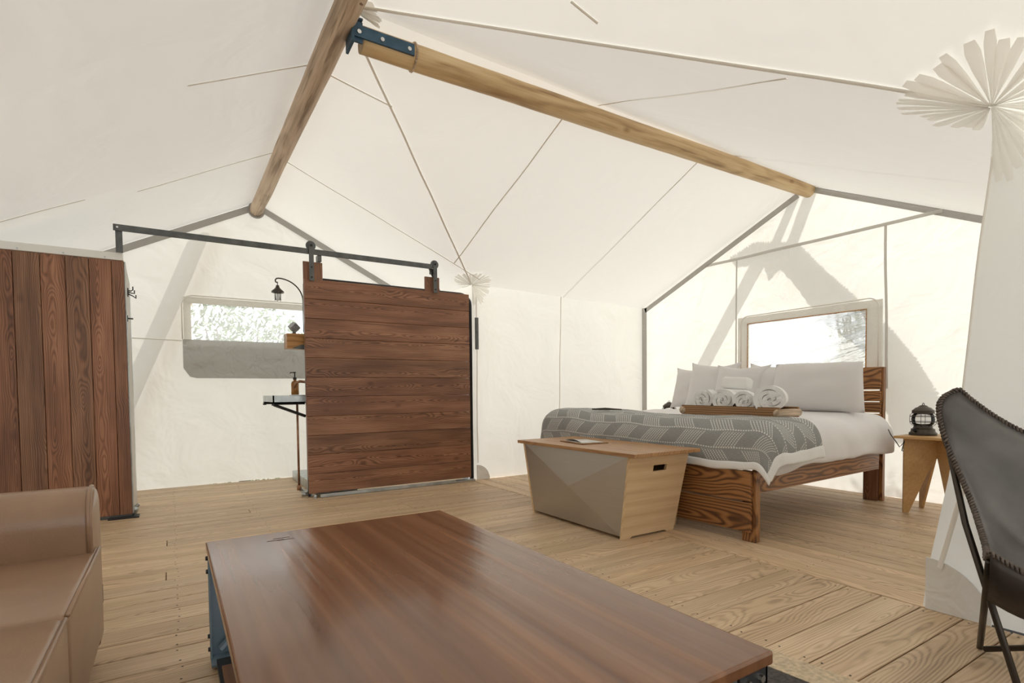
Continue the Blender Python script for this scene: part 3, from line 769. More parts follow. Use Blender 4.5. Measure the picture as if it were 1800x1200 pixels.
for k in range(4):
    a = PI/2*k; cg.tube([(.903+.028*math.cos(a), 5.66+.028*math.sin(a), 2.0), (.903+.026*math.cos(a), 5.66+.026*math.sin(a), 1.915)], .003, 5)
cg.build('cage', M_bronze, sc)

# ------------------------------------------------------------------ bed
BA = math.radians(2.4); bu = V((math.cos(BA), math.sin(BA), 0)); bv = V((-math.sin(BA), math.cos(BA), 0)); B0 = V((3.19, 2.115, 0)); BL, BW_ = 2.17, 2.2
def bp(u, v, z): return B0 + bu*u + bv*v + V((0, 0, z))
def bframe(u, v, z, axis='u'):
    return {'u': frame(bp(u, v, z), bu, bv), 'v': frame(bp(u, v, z), bv, V((0, 0, 1))), 'z': frame(bp(u, v, z), V((0, 0, 1)), bv), 'r': frame(bp(u, v, z), bu, V((0, 0, 1)))}[axis]
bed = empty('bed', bp(BL/2, BW_/2, 0), 'wooden bed with stained pine slat headboard and footboard', 'bed')
fb = empty('footboard', bp(0, BW_/2, 0), parent=bed)
for z, h in ((.37, .205), (.165, .20)): board('slat', BW_-.03, h-.006, .03, bframe(.0, BW_/2, z, 'v'), M_bed, fb)
hb = empty('headboard', bp(BL, BW_/2, 0), parent=bed)
for z, h in ((1.095, .205), (.937, .098), (.836, .098), (.69, .18), (.54, .1)): board('slat', BW_-.12, h-.005, .03, bframe(BL-.03, BW_/2+.03, z, 'v'), M_bed, hb)
for v in (0.03, BW_-.03):
    board('leg', .47, .025, .05, frame(bp(.042, v-.025, .235), (0, 0, 1), bv), M_bed, bed)
    board('leg', .47, .085, .024, frame(bp(.028, v+.02, .235), (0, 0, 1), bv), M_bed, bed)
    board('leg', 1.195, .03, .05, frame(bp(BL, v-.015+(.075 if v < 1 else .03), .5975), (0, 0, 1), bv), M_bed, bed)
    board('leg', .34, .115, .035, frame(bp(BL-.03, v+(.135 if v < 1 else -.06), .17), (0, 0, 1), bv), M_cedar, bed)
for v in (.03, BW_-.03): board('side_rail', BL-.32, .165, .035, bframe(.06+(BL-.32)/2, v, .40, 'r'), M_bed, bed)
mt = rounded('mattress', (BL-.22, BW_-.34, .26), frame(bp(BL/2+.02, BW_/2, .60), bu, bv), M_linen, .07, 4)
tag(mt, 'white mattress under the grey blanket and duvet', 'mattress')

def drape(name, p0, p1, q0, q1, top, rad, mat, parent=None, n=.05, u_lo=0, v_lo=0, v_hi=BW_, wr=.012, seed=0, flare=.04, topf=None, thick=.012):
    """cloth in flat coordinates p (along the bed) and q (across); falls over the edges u_lo, v_lo, v_hi"""
    NP, NQ = round((p1-p0)/n), round((q1-q0)/n); vs = []; uv = []; fs = []
    for i in range(NP+1):
        for j in range(NQ+1):
            p = p0+(p1-p0)*i/NP; q = q0+(q1-q0)*j/NQ
            du = max(0, u_lo-p); dvl = max(0, v_lo-q); dvh = max(0, q-v_hi)
            ev = dvl if dvl > 0 else dvh; sg = -1 if dvl > 0 else 1
            s = (du**2.7+ev**2.7)**(1/2.7); z = top + (topf(p, q) if topf else 0)
            uu = max(p, u_lo); vv = min(max(q, v_lo), v_hi)
            if s > 1e-6:
                hy = math.hypot(du, ev); du_, dv_ = du/hy, ev/hy; a = min(s/rad, PI/2); drop = rad*(1-math.cos(a)); out = rad*math.sin(a)
                rest = s - rad*PI/2
                if rest > 0: drop += rest*.985; out += rest*flare
                uu -= out*du_; vv += sg*out*dv_; z -= drop
            nv = noise.noise_vector(V((p*2.6+seed, q*2.6, seed*3)))*wr*1.6 + noise.noise_vector(V((p*8+seed, q*6, seed)))*wr*.55
            P = bp(uu, vv, z) + V((nv.x, nv.y, nv.z*.9))*(1.0 if s == 0 else 1.25)
            vs.append(P); uv.append((p, q))
    for i in range(NP):
        for j in range(NQ):
            k = i*(NQ+1)+j; fs.append((k, k+NQ+1, k+NQ+2, k+1))
    o = mk(name, vs, fs, mat, parent, True, origin=None if parent is not None else bp((p0+p1)/2, (q0+q1)/2, top), uvs=uv)
    if thick:
        md = o.modifiers.new('thickness', 'SOLIDIFY'); md.thickness = thick; md.offset = 0
    sb = o.modifiers.new('soft', 'SUBSURF'); sb.levels = 1; sb.render_levels = 1
    return o
def dtop(p, q): return .03*math.sin(max(0, min(1, (p-.9)/1.2))*PI) + .02*noise.noise(V((p*1.7, q*1.7, 4)))
dv_ = drape('duvet', .20, BL-.14, -.275, BW_+.3, .755, .17, M_linen, None, .055, .14, .13, BW_-.1, .018, 3, .10, dtop, .03)
tag(dv_, 'white duvet spread over the whole bed, hanging over its side rail', 'duvet')
def btop(p, q): return .035*math.exp(-((q-1.95)/.5)**2) + .012*noise.noise(V((p*2, q*1.4, 9)))
bl = empty('blanket', bp(.35, 1.1, .8), 'grey blanket with white dashed herringbone print across the foot of the bed', 'blanket')
drape('blanket_cloth', -.215, .60, -.27, BW_+.36, .795, .17, M_blanket, bl, .045, .16, .03, BW_-.04, .013, 11, .10, btop, .014)
drape('hem_border', -.225, .605, -.345, -.262, .797, .17, M_terry, bl, .03, .16, .03, BW_-.04, .013, 11, .11, btop, .02)
drape('hem_border', -.27, -.21, -.335, BW_+.36, .797, .17, M_terry, bl, .03, .16, .03, BW_-.04, .013, 11, .11, btop, .02)

def pillow(name, c, xdir, updir, W, H, T, mat, seed, label, group='white bed pillows', ear=1):
    c = V(c); x = V(xdir).normalized(); z = V(updir).normalized(); z = (z-x*z.dot(x)).normalized(); y = z.cross(x)
    n = 16; vs = []; fs = []
    for side in (1, -1):
        for i in range(n+1):
            for j in range(n+1):
                u, v = 2*i/n-1, 2*j/n-1
                h = (max(0, 1-abs(u)**2.2)*max(0, 1-abs(v)**2.2))**.55
                px = u*W/2*(1-.13*ear*(1-v*v)*abs(u)**3 - .05*(1-ear)*v*v*abs(u)**3 - (.16*(v+1)/2*abs(u)**2 if ear < 1 and u > 0 else 0)); pz = v*H/2*(1-.17*ear*(1-u*u)*abs(v)**3 - .07*(1-ear)*u**4)
                w = .014*noise.noise(V((u*2.4+seed, v*2.4, seed*2.0)))*h
                vs.append(c + x*px + z*(pz + .01*noise.noise(V((u*1.5, seed, v)))) + y*side*(T/2*h + w + .002))
    m1 = (n+1)**2
    for i in range(n):
        for j in range(n):
            k = i*(n+1)+j; fs.append((k, k+1, k+n+2, k+n+1)); fs.append((m1+k, m1+k+n+1, m1+k+n+2, m1+k+1))
    rim = [i*(n+1) for i in range(n+1)] + [n*(n+1)+j for j in range(1, n+1)] + [i*(n+1)+n for i in range(n-1, -1, -1)] + [j for j in range(n-1, 0, -1)]
    for a, b in zip(rim, rim[1:]+rim[:1]): fs.append((a, b, m1+b, m1+a))
    o = mk(name, vs, fs, mat, None, True, origin=c); tag(o, label, 'pillow', group); return o
lean = V((.26, .02, 1))
for i, (X, yl, W, H, ztop, T, lab) in enumerate((
        (5.12, 4.42, .58, .50, 1.27, .20, 'white pillow at the far end of the headboard, nearest the corner lantern'),
        (5.02, 4.13, .62, .54, 1.31, .20, 'second white pillow from the far end, behind the smallest rolled towels'),
        (4.92, 3.71, .60, .50, 1.265, .20, 'middle white pillow, partly hidden behind the folded towel'),
        (4.98, 3.38, .62, .50, 1.26, .20, 'white pillow tucked behind the large pillow and the thick rolled towel'),
        (4.84, 3.0, .84, .455, 1.245, .26, 'large plump white pillow lying in front of the visible headboard slats'))):
    zc = ztop - H/2*.97
    pillow('pillow', (X-.03, yl-W/2, zc), ((.04, .03, .02, -.02, .04)[i], -1, (-.03, -.045, -.035, -.045, -.01)[i]), lean, W, H, T, M_pillow, i*3.1+1, lab, ear=(1, 1, 1, 1, .35)[i])

# tray and towels
tr = empty('serving_tray', (3.85, 2.75, .81), 'long rustic wooden tray holding rolled towels across the bed', 'tray')
td = V((.04, -1, -.012)).normalized(); tn = V((1, .04, 0)).normalized(); T0 = V((3.72, 3.14, .83))
TL = .86
def tp(a, b, z): return T0 + td*a + tn*b + V((0, 0, z))
board('tray_board', TL, .22, .016, frame(tp(TL/2, .13, -.012), td, tn), M_tray, tr)
for b in (0.0, .26): board('rim_board', TL, .078, .026, frame(tp(TL/2, b, .012), td, (0, 0, 1)), M_tray, tr)
for a in (.012, TL-.012):
    MB().tube([tp(a, -.02, .008), tp(a, .28, .008)], .03, 10).build('end_rail', M_log, tr, True)
def towel(c, r, L, sq, lab, seed):
    t = empty('rolled_towel', c, lab, 'towel', 'rolled white towels on the tray'); c = V(c)
    dirx = V((1, .5, 0)).normalized(); up = V((0, 0, 1)); sd = dirx.cross(up)
    turns = 3.2; n = 80; pitch_ = r/turns; prof = []
    rg = random.Random(seed)
    sp_ = [(rr, a) for rr, a in [((.10+.9*i/n)*r, 2*PI*turns*i/n - 1.2 + seed) for i in range(n+1)]]
    vs = []; fs = []
    th = r/turns*.86
    for (rr, a) in sp_:
        rr += .004*math.sin(a*2.3+seed)
        for ri in (max(.002, rr-th), rr):
            p = sd*ri*math.cos(a)*sq + up*ri*math.sin(a)
            for xq in (-L/2 - .010*rg.random(), L/2): vs.append(c + p + dirx*xq)
    for i in range(n):
        a, b = i*4, (i+1)*4
        fs += [(a+2, b+2, b+3, a+3), (a, a+1, b+1, b), (a, b, b+2, a+2), (a+1, a+3, b+3, b+1)]
    fs += [(0, 2, 3, 1), (n*4, n*4+1, n*4+3, n*4+2)]
    o = mk('towel_roll', vs, fs, M_terry, t, True); o.data.set_sharp_from_angle(angle=math.radians(50))
    core = MB().tube([c - dirx*(L/2-.012), c + dirx*(L/2-.012)], r*.8, 16)
    core.build('towel_core', M_terryd, t, True)
    return t
for a, r, sq, lab, sd_ in ((.125, .096, 1.0, 'rolled white towel at the far end of the tray, away from the large pillow', 1),
                      (.325, .096, 1.05, 'rolled white towel second from the far end of the tray, under the folded towel', 2),
                      (.515, .088, 1.02, 'smallest rolled white towel, beside the thick roll on the tray', 3.3),
                      (.725, .112, 1.15, 'thickest rolled white towel at the large pillow end of the tray', 4)):
    towel(tp(a, .13, .0+r), r, .22, sq, lab, sd_)
ft = empty('folded_towel', (4.05, 2.85, .93), 'folded white towel stood upright behind the rolled towels', 'towel')
for i in range(2):
    rounded('towel_fold', (.27-.02*i, .105, .10), frame(V((4.0+.03*i, 2.83, .955+.102*i)), (0.03, -1, -.06), (.2, 0, 1)), M_terry, .03, 4, ft)
dt = empty('dark_scarf', (3.45, 4.0, .85), 'dark strip of cloth lying on the far edge of the blanket', 'cloth')
MB().tube([(3.36, 3.90, .838), (3.40, 3.76, .843), (3.45, 3.60, .838)], [.006, .010, .005], 8).build('cloth_strip', M_bronze, dt, True)

# ------------------------------------------------------------------ trunk at the foot of the bed
tk = empty('storage_trunk', (2.8, 3.17, 0), 'tapered storage trunk with steel front and honey wood lid before the bed foot', 'trunk')
XF, XB = 2.52, 3.07
def side_panel(y0t, y0b, d):
    out = [(XF-.02, .575), (XF+.015, .0), (XF+.09, .0), (XF+.11, .014), (XB-.12, .014), (XB-.10, .0), (XB-.03, .0), (XB, .575)]
    hole = [(2.735, .46), (2.735, .502), (2.865, .502), (2.865, .46)] if d > 0 else None
    def Y(z): return y0b+(y0t-y0b)*z/.575
    bm = bmesh.new(); vs = []
    loops = [out]+([hole] if hole else [])
    edges = []
    for lp in loops:
        v = [bm.verts.new((x, Y(z), z)) for x, z in lp]
        for i in range(len(v)): edges.append(bm.edges.new((v[i], v[(i+1) % len(v)])))
    bmesh.ops.triangle_fill(bm, use_beauty=True, edges=edges)
    r = bmesh.ops.extrude_face_region(bm, geom=bm.faces[:])
    for e in r['geom']:
        if isinstance(e, bmesh.types.BMVert): e.co.y += .02*d
    bmesh.ops.recalc_face_normals(bm, faces=bm.faces)
    org = worldloc(tk)
    for v in bm.verts: v.co -= org
    me = bpy.data.meshes.new('side_panel'); bm.to_mesh(me); bm.free(); me.materials.append(M_ply)
    o = bpy.data.objects.new('side_panel', me); COL.objects.link(o); o.parent = tk
side_panel(2.535, 2.65, 1); side_panel(3.785, 3.70, -1)
def frontpt(a, z, off=0):
    yb, yt = 2.65+1.05*a, 2.535+1.25*a
    return V((XF+.017-.035*z/.575 - off, yb+(yt-yb)*z/.575, z))
i0 = .016
fv = [frontpt(i0, .022), frontpt(1-i0, .022), frontpt(1-i0, .572), frontpt(i0, .572), frontpt(.5, .30, .032)]
MB().add(fv, [(0, 4, 1), (1, 4, 2), (2, 4, 3), (3, 4, 0)]).build('steel_front', M_sheet, tk)
MB().add([frontpt(0.0, .03)+V((.52, 0, 0)), frontpt(1, .03)+V((.52, 0, 0)), frontpt(1, .57)+V((.55, 0, 0)), frontpt(0, .57)+V((.55, 0, 0))], [(0, 1, 2, 3)]).build('back_panel', M_ply, tk)
MB().add([frontpt(.03, .03)+V((.01, 0, 0)), frontpt(.97, .03)+V((.01, 0, 0)), frontpt(.97, .03)+V((.5, 0, 0)), frontpt(.03, .03)+V((.5, 0, 0))], [(0, 1, 2, 3)]).build('bottom_panel', M_ply, tk)
lid = empty('lid', (2.78, 3.15, .58), parent=tk)
for k in range(4):
    x0_ = 2.465+.158*k
    board('lid_board', 1.365, .157, .024, frame((x0_+.079, 3.14, .589), (0, 1, 0), (-1, 0, 0)), M_lid, lid, .002)
cb = empty('clipboard', (2.77, 3.32, .60), 'thin brown wooden board lying on the trunk lid beneath a magazine', 'board')
board('board_slab', .34, .24, .008, frame((2.76, 3.31, .6055), (.12, 1, 0), (-1, .1, 0)), M_tray, cb)
mg = empty('magazine', (2.77, 3.3, .61), 'grey covered magazine on the thin board on the trunk lid', 'magazine')
board('cover', .28, .19, .004, frame((2.75, 3.30, .6117), (.2, 1, 0), (-1, .2, 0)), M_paper, mg, .001)
vsm = []; fsm = []
for i in range(9):
    a = i/8
    for j in range(5):
        b = j/4; p = frame((2.75, 3.30, .6142), (.2, 1, 0), (-1, .2, 0)) @ V(((a-.5)*.27, (b-.5)*.18, .016*math.sin(a*PI)*b))
        vsm.append(p)
for i in range(8):
    for j in range(4): k = i*5+j; fsm.append((k, k+5, k+6, k+1))
mk('page', vsm, fsm, M_paper, mg, True)

# ------------------------------------------------------------------ nightstands and lanterns
def nightstand(c, lab):
    c = V(c); t = empty('nightstand', c, lab, 'nightstand', 'bamboo nightstands beside the bed')
    board('table_top', .44, .44, .02, frame(c+V((0, 0, .61)), (0, 1, 0), (-1, 0, 0)), M_bamboo, t, .002)
    for sgn in (1, -1):
        d = V((-.15, .16*sgn, 0)); L = d.length; d.normalize(); n_ = d.cross(V((0, 0, 1)))
        pf = [(-L-.015, .6), (-L-.015, 0), (-L+.025, 0), (-.02, .44), (.02, .44), (L-.025, 0), (L+.015, 0), (L+.015, .6)]
        MB().prism([c + d*a + V((0, 0, z)) - n_*.009 for a, z in pf], n_*.018).build('leg_panel', M_bamboo, t)
    return t
ns = nightstand((5.155, 1.815, 0), 'pale bamboo nightstand with splayed pointed legs beside the leather chair')
ns2 = copy_tree(ns, None, (.1, 2.93, 0)); ns2['label'] = 'pale bamboo nightstand hidden in the corner beyond the bed'
def lantern(c, lab):
    c = V(c); t = empty('lantern', c, lab, 'lantern', 'black camping lanterns on the nightstands')
    MB().lathe([(.105, 0), (.105, .018), (.092, .03), (.088, .055), (.075, .06), (.07, .075), (.07, .085)], c, 28).build('base', M_bronze, t, 'auto')
    MB().lathe([(.012, 0), (.012, .022), (.009, .028)], c+V((-.082, .03, .045)), 10, Matrix.Rotation(-PI/2, 3, 'Y')).build('knob', M_black, t)
    MB().lathe([(.066, .085), (.082, .10), (.088, .14), (.082, .175), (.066, .195)], c, 24).build('glass_globe', M_glass, t, True)
    cg = MB()
    for k in range(8):
        a = 2*PI*k/8+.2
        cg.tube([c+V((r*math.cos(a), r*math.sin(a), z)) for r, z in ((.074, .08), (.096, .105), (.10, .14), (.096, .18), (.078, .198))], .0022, 5)
    for z, r in ((.118, .0985), (.168, .0985)):
        cg.tube([c+V((r*math.cos(2*PI*i/24), r*math.sin(2*PI*i/24), z)) for i in range(25)], .0028, 5, False)
    cg.build('wire_cage', M_black, t, True)
    MB().lathe([(.084, .195), (.084, .222), (.074, .228), (.056, .246), (.042, .25), (.028, .264), (.012, .27)], c, 28).build('cap', M_bronze, t, 'auto')
    MB().tube([c+V((.02*math.cos(a), 0, .268+.02*math.sin(a))) for a in [PI*i/8 for i in range(9)]], .003, 6).build('ring', M_black, t, True)
    for o_ in t.children:
        for v in o_.data.vertices: v.co *= .9
    return t
ln = lantern((5.17, 1.92, .622), 'black wire cage camping lantern on the bamboo nightstand by the leather chair')
ln2 = copy_tree(ln, None, (.08, 2.72, 0)); ln2['label'] = 'lantern of which only the black cap shows beyond the far pillow'
cd = mk('lamp_cord', *(lambda mb: (mb.v, mb.f))(MB().tube([(5.0, 2.10, .665), (4.99, 2.075, .62), (4.97, 2.03, .57), (4.96, 2.0, .53), (4.965, 1.985, .55), (4.98, 1.975, .58), (4.975, 1.99, .50), (5.02, 1.99, .49)], .0035, 6)), M_cordm, None, True)
tag(cd, 'thin black power cord looped beside the nightstand top', 'cord')

# ------------------------------------------------------------------ butterfly chair
def ray(x, y): return Rv*((x-900)/F_PX) + Dv*((y-CY)/F_PX) + Fv
EAR = V((2.569, .838, .996)); KNEE = V((2.04, .584, .509))
wd = V((.33, -.94, 0)).normalized()
Pm = EAR + wd*.43
def mir(p): p = V(p); return p + wd*2*((Pm-p).dot(wd))
BF = V((2.606, .771, .0)); FFt = V((2.13, .51, .0))
ch = empty('butterfly_chair', (2.45, .35, 0), 'black leather butterfly chair with laced edges on thin dark steel rods', 'chair')
fd = V((0, 0, 1)).cross(wd); fd = -fd if fd.x > 0 else fd       # facing
C0 = V((0, 0, 1.0))
SL = [EAR, C0+ray(1652, 705)*2.08, C0+ray(1659, 765)*2.06, C0+ray(1704, 873)*1.92, C0+ray(1731, 955)*1.76, C0+ray(1734, 982)*1.66, KNEE]
ST = [0, .07, .22, .56, .84, .94, 1]
def side(t):
    for (a, pa_), (b, pb_) in zip(zip(ST, SL), list(zip(ST, SL))[1:]):
        if t <= b+1e-9:
            i = ST.index(a); p0 = SL[max(i-1, 0)]; p3 = SL[min(i+2, len(SL)-1)]; k = (t-a)/(b-a)
            return .5*((2*pa_) + (pb_-p0)*k + (2*p0-5*pa_+4*pb_-p3)*k*k + (3*pa_-p0-3*pb_+p3)*k**3)
    return SL[-1]
mid_e = Pm + V((0, 0, 0)); 
def midc(t):
    a = mid_e + V((0, 0, -.23)) + fd*.02         # centre of back's top edge
    z = [.77, .52, .36, .335, .40]; f = [.02, .10, .22, .42, .60]
    k = t*4; i = min(int(k), 3); k -= i; k = k*k*(3-2*k)*.5+k*.5
    return V((mid_e.x, mid_e.y, z[i]+(z[i+1]-z[i])*k)) + fd*(f[i]+(f[i+1]-f[i])*k)
NS, NT = 24, 24; vs = []; fs = []
def sling(s, t):
    L_ = side(t); e = L_ if s < 0 else mir(L_); c = midc(t); a = abs(s)
    w1, w2 = a, a**2.2
    p = c.lerp(e, w1); p.z = c.z + (e.z-c.z)*w2
    return p
for i in range(NT+1):
    for j in range(NS+1): vs.append(sling(2*j/NS-1, i/NT))
for i in range(NT):
    for j in range(NS): k = i*(NS+1)+j; fs.append((k, k+1, k+NS+2, k+NS+1))
o = mk('leather_sling', vs, fs, M_blk, ch, True)
md = o.modifiers.new('thickness', 'SOLIDIFY'); md.thickness = .006; md.offset = 0
def lace(curve, name='laced_edge'):
    """two thongs twisted around the edge"""
    tot = sum((b-a).length for a, b in zip(curve, curve[1:])); mb = MB()
    fine = []
    for a, b in zip(curve, curve[1:]):
        for i in range(6): fine.append(a.lerp(b, i/6))
    fine.append(curve[-1])
    for ph in (0, PI):
        pts = []; s = 0
        for i, p in enumerate(fine):
            if i: s += (p-fine[i-1]).length
            t = (fine[min(i+1, len(fine)-1)]-fine[max(i-1, 0)]).normalized(); n_ = t.orthogonal().normalized(); n_ = (V((.3, .4, .86)) - t*t.dot(V((.3, .4, .86)))).normalized(); b_ = t.cross(n_)
            a = s/.024*2*PI + ph
            pts.append(p + (n_*math.cos(a)+b_*math.sin(a))*.0062)
        mb.tube(pts, .0046, 5)
    return mb.build(name, M_stitch, ch, True)
crvL = [sling(-1, i/40) for i in range(41)]; crvR = [sling(1, i/40) for i in range(41)]
top = [sling(2*j/40-1, 0) for j in range(41)]; frt = [sling(2*j/40-1, 1) for j in range(41)]
for c in (crvL, crvR, top, frt): lace(c)
# pockets that cover the rod tips
for s0, mm in ((-1, lambda p: V(p)), (1, mir)):
    edge = [sling(-1+.9*j/14, 1) for j in range(15)]; vs = []; fs = []
    for j, p in enumerate(edge):
        dp = .15*max(.25, 1-(j/14)**2*.8)
        for k in range(6):
            a = k/5; q = p + fd*(.012*math.sin(a*PI)) + V((0, 0, -dp*a)) - fd*(.05*a*a)
            vs.append(mm(q))
    for j in range(14):
        for k in range(5): i = j*6+k; fs.append((i, i+6, i+7, i+1))
    o = mk('tip_pocket', vs, fs, M_blkb, ch, True); md = o.modifiers.new('thickness', 'SOLIDIFY'); md.thickness = .006
for mm in (lambda p: V(p), mir):
    MB().tube([mm(EAR + fd*-.012 + V((0, 0, -.02))), mm(C0+ray(1664, 770)*2.12), mm(C0+ray(1697, 920)*1.9), mm(FFt)], .0105, 10).build('frame_rod', M_bronze, ch, True)
    MB().tube([mm(KNEE + fd*-.02 + V((0, 0, -.03))), mm(BF)], .0105, 10).build('frame_rod', M_bronze, ch, True)
MB().tube([BF+V((-.05, -.03, .02)), mir(KNEE)+V((.03, 0, -.05))], .0105, 10).build('frame_rod', M_bronze, ch, True)

# ------------------------------------------------------------------ rug and coffee table
rug = empty('area_rug', (1.1, .8, 0), 'dark woven rug with cream border under the coffee table', 'rug')
Mr = frame((1.12, .7, .006), (1, .1, 0), (-.1, 1, 0))
MB().box((-.70, -1.9, -.005), (.70, 1.3, .005), Mr).build('woven_field', M_rugd, rug)
bdm = MB()
bdm.box((.70, -2.0, -.005), (.83, 1.4, .007), Mr).box((-.83, -2.0, -.005), (-.70, 1.4, .007), Mr).box((-.70, 1.3, -.005), (.70, 1.4, .007), Mr).box((-.70, -2.0, -.005), (.70, -1.9, .007), Mr)
bdm.build('cream_border', M_rugc, rug)

ct = empty('coffee_table', (.58, 1.49, .015), 'low coffee table with glossy dark wood top on bolted steel legs', 'table')
tx0, tx1, ty0, ty1, tz = .095, 1.062, .655, 2.328, .45
MB().box((tx0, ty0, tz-.03), (tx1, ty1, tz)).build('table_top', M_table, ct, bevel=.006, seg=3)
for dx, dy in ((.20, .065), (.175, .09), (.21, .095)):
    MB().box((tx0+.05+dx-.03, ty1-.04-dy-.004, tz-.0005), (tx0+.05+dx+.03, ty1-.04-dy, tz+.0006)).build('engraved_mark', M_dark, ct)
for cx_, sx_ in ((tx0, 1), (tx1, -1)):
    for cy_, sy_ in ((ty0, 1), (ty1, -1)):
        x0_ = cx_+.004*sx_; y0_ = cy_+.012*sy_
        lg = MB().box((min(x0_, x0_+.006*sx_), min(y0_, y0_+.034*sy_), .012), (max(x0_, x0_+.006*sx_), max(y0_, y0_+.034*sy_), tz-.031)).box((min(x0_, x0_+.095*sx_), min(y0_+.006*sy_, y0_), .012), (max(x0_, x0_+.095*sx_), max(y0_, y0_+.006*sy_), tz-.031)).build('leg', M_blue if sy_ < 0 else M_black, ct)
        for zz in (.395, .345, .10, .05):
            MB().lathe([(.009, 0), (.008, .007)], (x0_, y0_+.02*sy_, zz), 8, Matrix.Rotation(-PI/2*sx_, 3, 'Y')).build('bolt', M_black, lg)
        for xx_ in (.025, .07):
            MB().lathe([(.009, 0), (.008, .007)], (x0_+xx_*sx_, y0_, .395), 8, Matrix.Rotation(PI/2*sy_, 3, 'X')).build('bolt', M_chrome, lg)
        MB().box((min(x0_, x0_+.12*sx_), min(y0_, y0_+.10*sy_), .012), (max(x0_, x0_+.12*sx_), max(y0_, y0_+.10*sy_), .02)).build('foot_plate', M_blue, lg)
    
for cy_, sy_ in ((ty0, 1), (ty1, -1)):
    y0_ = cy_+.03*sy_
    MB().tube([(tx0+.04, y0_+.01*sy_, .045), (tx0+.40, y0_+.01*sy_, .40)], .016, 8).build('brace', M_blue, ct)
    MB().tube([(tx1-.045, y0_-.008*sy_, .04), (tx1-.36, y0_, .41)], .016, 8).build('brace', M_blue, ct)
MB().box((tx0+.03, ty0+.20, .036), (tx1-.03, ty1-.20, .052)).build('lower_shelf', M_table, ct, bevel=.003)
MB().box((tx0+.02, ty0+.10, .012), (tx1-.02, ty1-.10, .0355)).build('shelf_frame', M_black, ct)

# ------------------------------------------------------------------ leather sofa
sf = empty('sofa', (-.68, 1.2, 0), 'tan brown leather sofa with rounded arm in front of the board partition', 'sofa')
SX0, SX1 = -1.10, -.245
rounded('base', (SX1-SX0-.02, 3.16, .24), Matrix.Translation(((SX0+SX1)/2-.012, .94, .18)), M_tan, .025, 3, sf)
def cushion(name, x0, x1, y0, y1, z0, z1, r=.035, crown=.012):
    o = rounded(name, (x1-x0, y1-y0, z1-z0), Matrix.Translation(((x0+x1)/2, (y0+y1)/2, (z0+z1)/2)), M_tan, r, 4, sf)
    c = V(((x0+x1)/2, (y0+y1)/2, 0)) - worldloc(sf)
    for v in o.data.vertices:
        if v.co.z > z1-.004: v.co.z += crown*(1-((v.co.x-c.x)/(x1-x0)*2)**2)*(1-((v.co.y-c.y)/(y1-y0)*2)**2)
    return o
for y0_, y1_ in ((1.725, 2.475), (.97, 1.72), (.21, .965), (-.55, .205)):
    q = cushion('seat_cushion', SX0+.2, -.232, y0_, y1_, .13, .455, .022)
    MB().tube([(-.236, y0_+.012, .451), (-.236, y1_-.012, .451)], .006, 8).build('piping', M_tan, q, True)
def sofa_arm(yc):
    vs = []; fs = []; R = .125; prof = []
    pts = [(yc-.12, .46), (yc-.125, .55)] + [(yc-.125*math.cos(t), .56+.115*math.sin(t)) for t in [PI*i/12 for i in range(13)]] + [(yc+.125, .30), (yc+.115, .08), (yc-.0, .07)]
    n = len(pts)
    xs = [(SX0, 1), (SX1-.03, 1), (SX1-.008, .985), (SX1, .95)]
    cy_, cz_ = yc, .40
    for x_, s in xs:
        for (a, b) in pts: vs.append((x_, cy_+(a-cy_)*s, cz_+(b-cz_)*s))
    for i in range(len(xs)-1):
        for j in range(n): fs.append((i*n+j, i*n+(j+1) % n, (i+1)*n+(j+1) % n, (i+1)*n+j))
    fs.append(tuple(range(n-1, -1, -1))); fs.append(tuple((len(xs)-1)*n+j for j in range(n)))
    o = mk('arm', vs, fs, M_tan, sf, True); o.data.set_sharp_from_angle(angle=math.radians(45))
    MB().tube([(SX1-.012, a, b) for a, b in pts[:-2]], .006, 8).build('piping', M_tan, o, True)
sofa_arm(2.49); sofa_arm(-.62)
rounded('backrest', (.24, 2.95, .55), Matrix.Translation((SX0+.12, .94, .62)), M_tan, .07, 4, sf)
for yy_ in (2.42, -.5):
    for xx_ in (SX0+.08, SX1-.1): MB().lathe([(.025, 0), (.02, .08)], (xx_, yy_, 0), 10).build('leg', M_black, sf)
MB().box((SX1-.02, 2.605, .20), (SX1+.0, 2.622, .27)).build('recliner_latch', M_black, sf)

# ------------------------------------------------------------------ outside: plants, and what throws the shadows on the gables
def shrub(name, c, r, h, n, label, seed, leaf=.06):
    rg = random.Random(seed); c = V(c); t = empty(name, c, label, 'shrub', 'shrubs outside the tent windows')
    mb = MB()
    for i in range(n):
        d = V((rg.gauss(0, 1), rg.gauss(0, 1), rg.gauss(0, 1))).normalized()*(rg.random()**.4)
        p = c + V((d.x*r, d.y*r, h/2 + d.z*h/2)); a = V((rg.uniform(-1, 1), rg.uniform(-1, 1), rg.uniform(-1, 1))).normalized(); b = a.orthogonal().normalized()
        s = leaf*rg.uniform(.6, 1.4)
        mb.add([p-a*s, p+b*s*.4, p+a*s, p-b*s*.4], [(0, 1, 2, 3)])
    mk('foliage', mb.v, mb.f, M_leaf, t, kind='stuff')
    st = MB()
    for i in range(7):
        a = rg.uniform(0, 2*PI); st.tube([c, c+V((math.cos(a)*r*.3, math.sin(a)*r*.3, h*.4)), c+V((math.cos(a)*r*.6, math.sin(a)*r*.6, h*.8))], [.03, .02, .01], 5)
    st.build('stems', M_bark, t)
shrub('leafy_shrub', (1.0, 10.3, -.6), 1.5, 3.3, 5200, 'sunlit leafy shrub seen through the bathroom gable window', 1)
shrub('leafy_shrub', (-2.6, 11.4, -.6), 1.4, 3.2, 1500, 'pale shrub outside past the partition end of the bathroom gable', 2)
shrub('leafy_shrub', (8.6, 4.0, -.6), .5, 3.4, 1800, 'shrub close outside the bed gable window', 4)
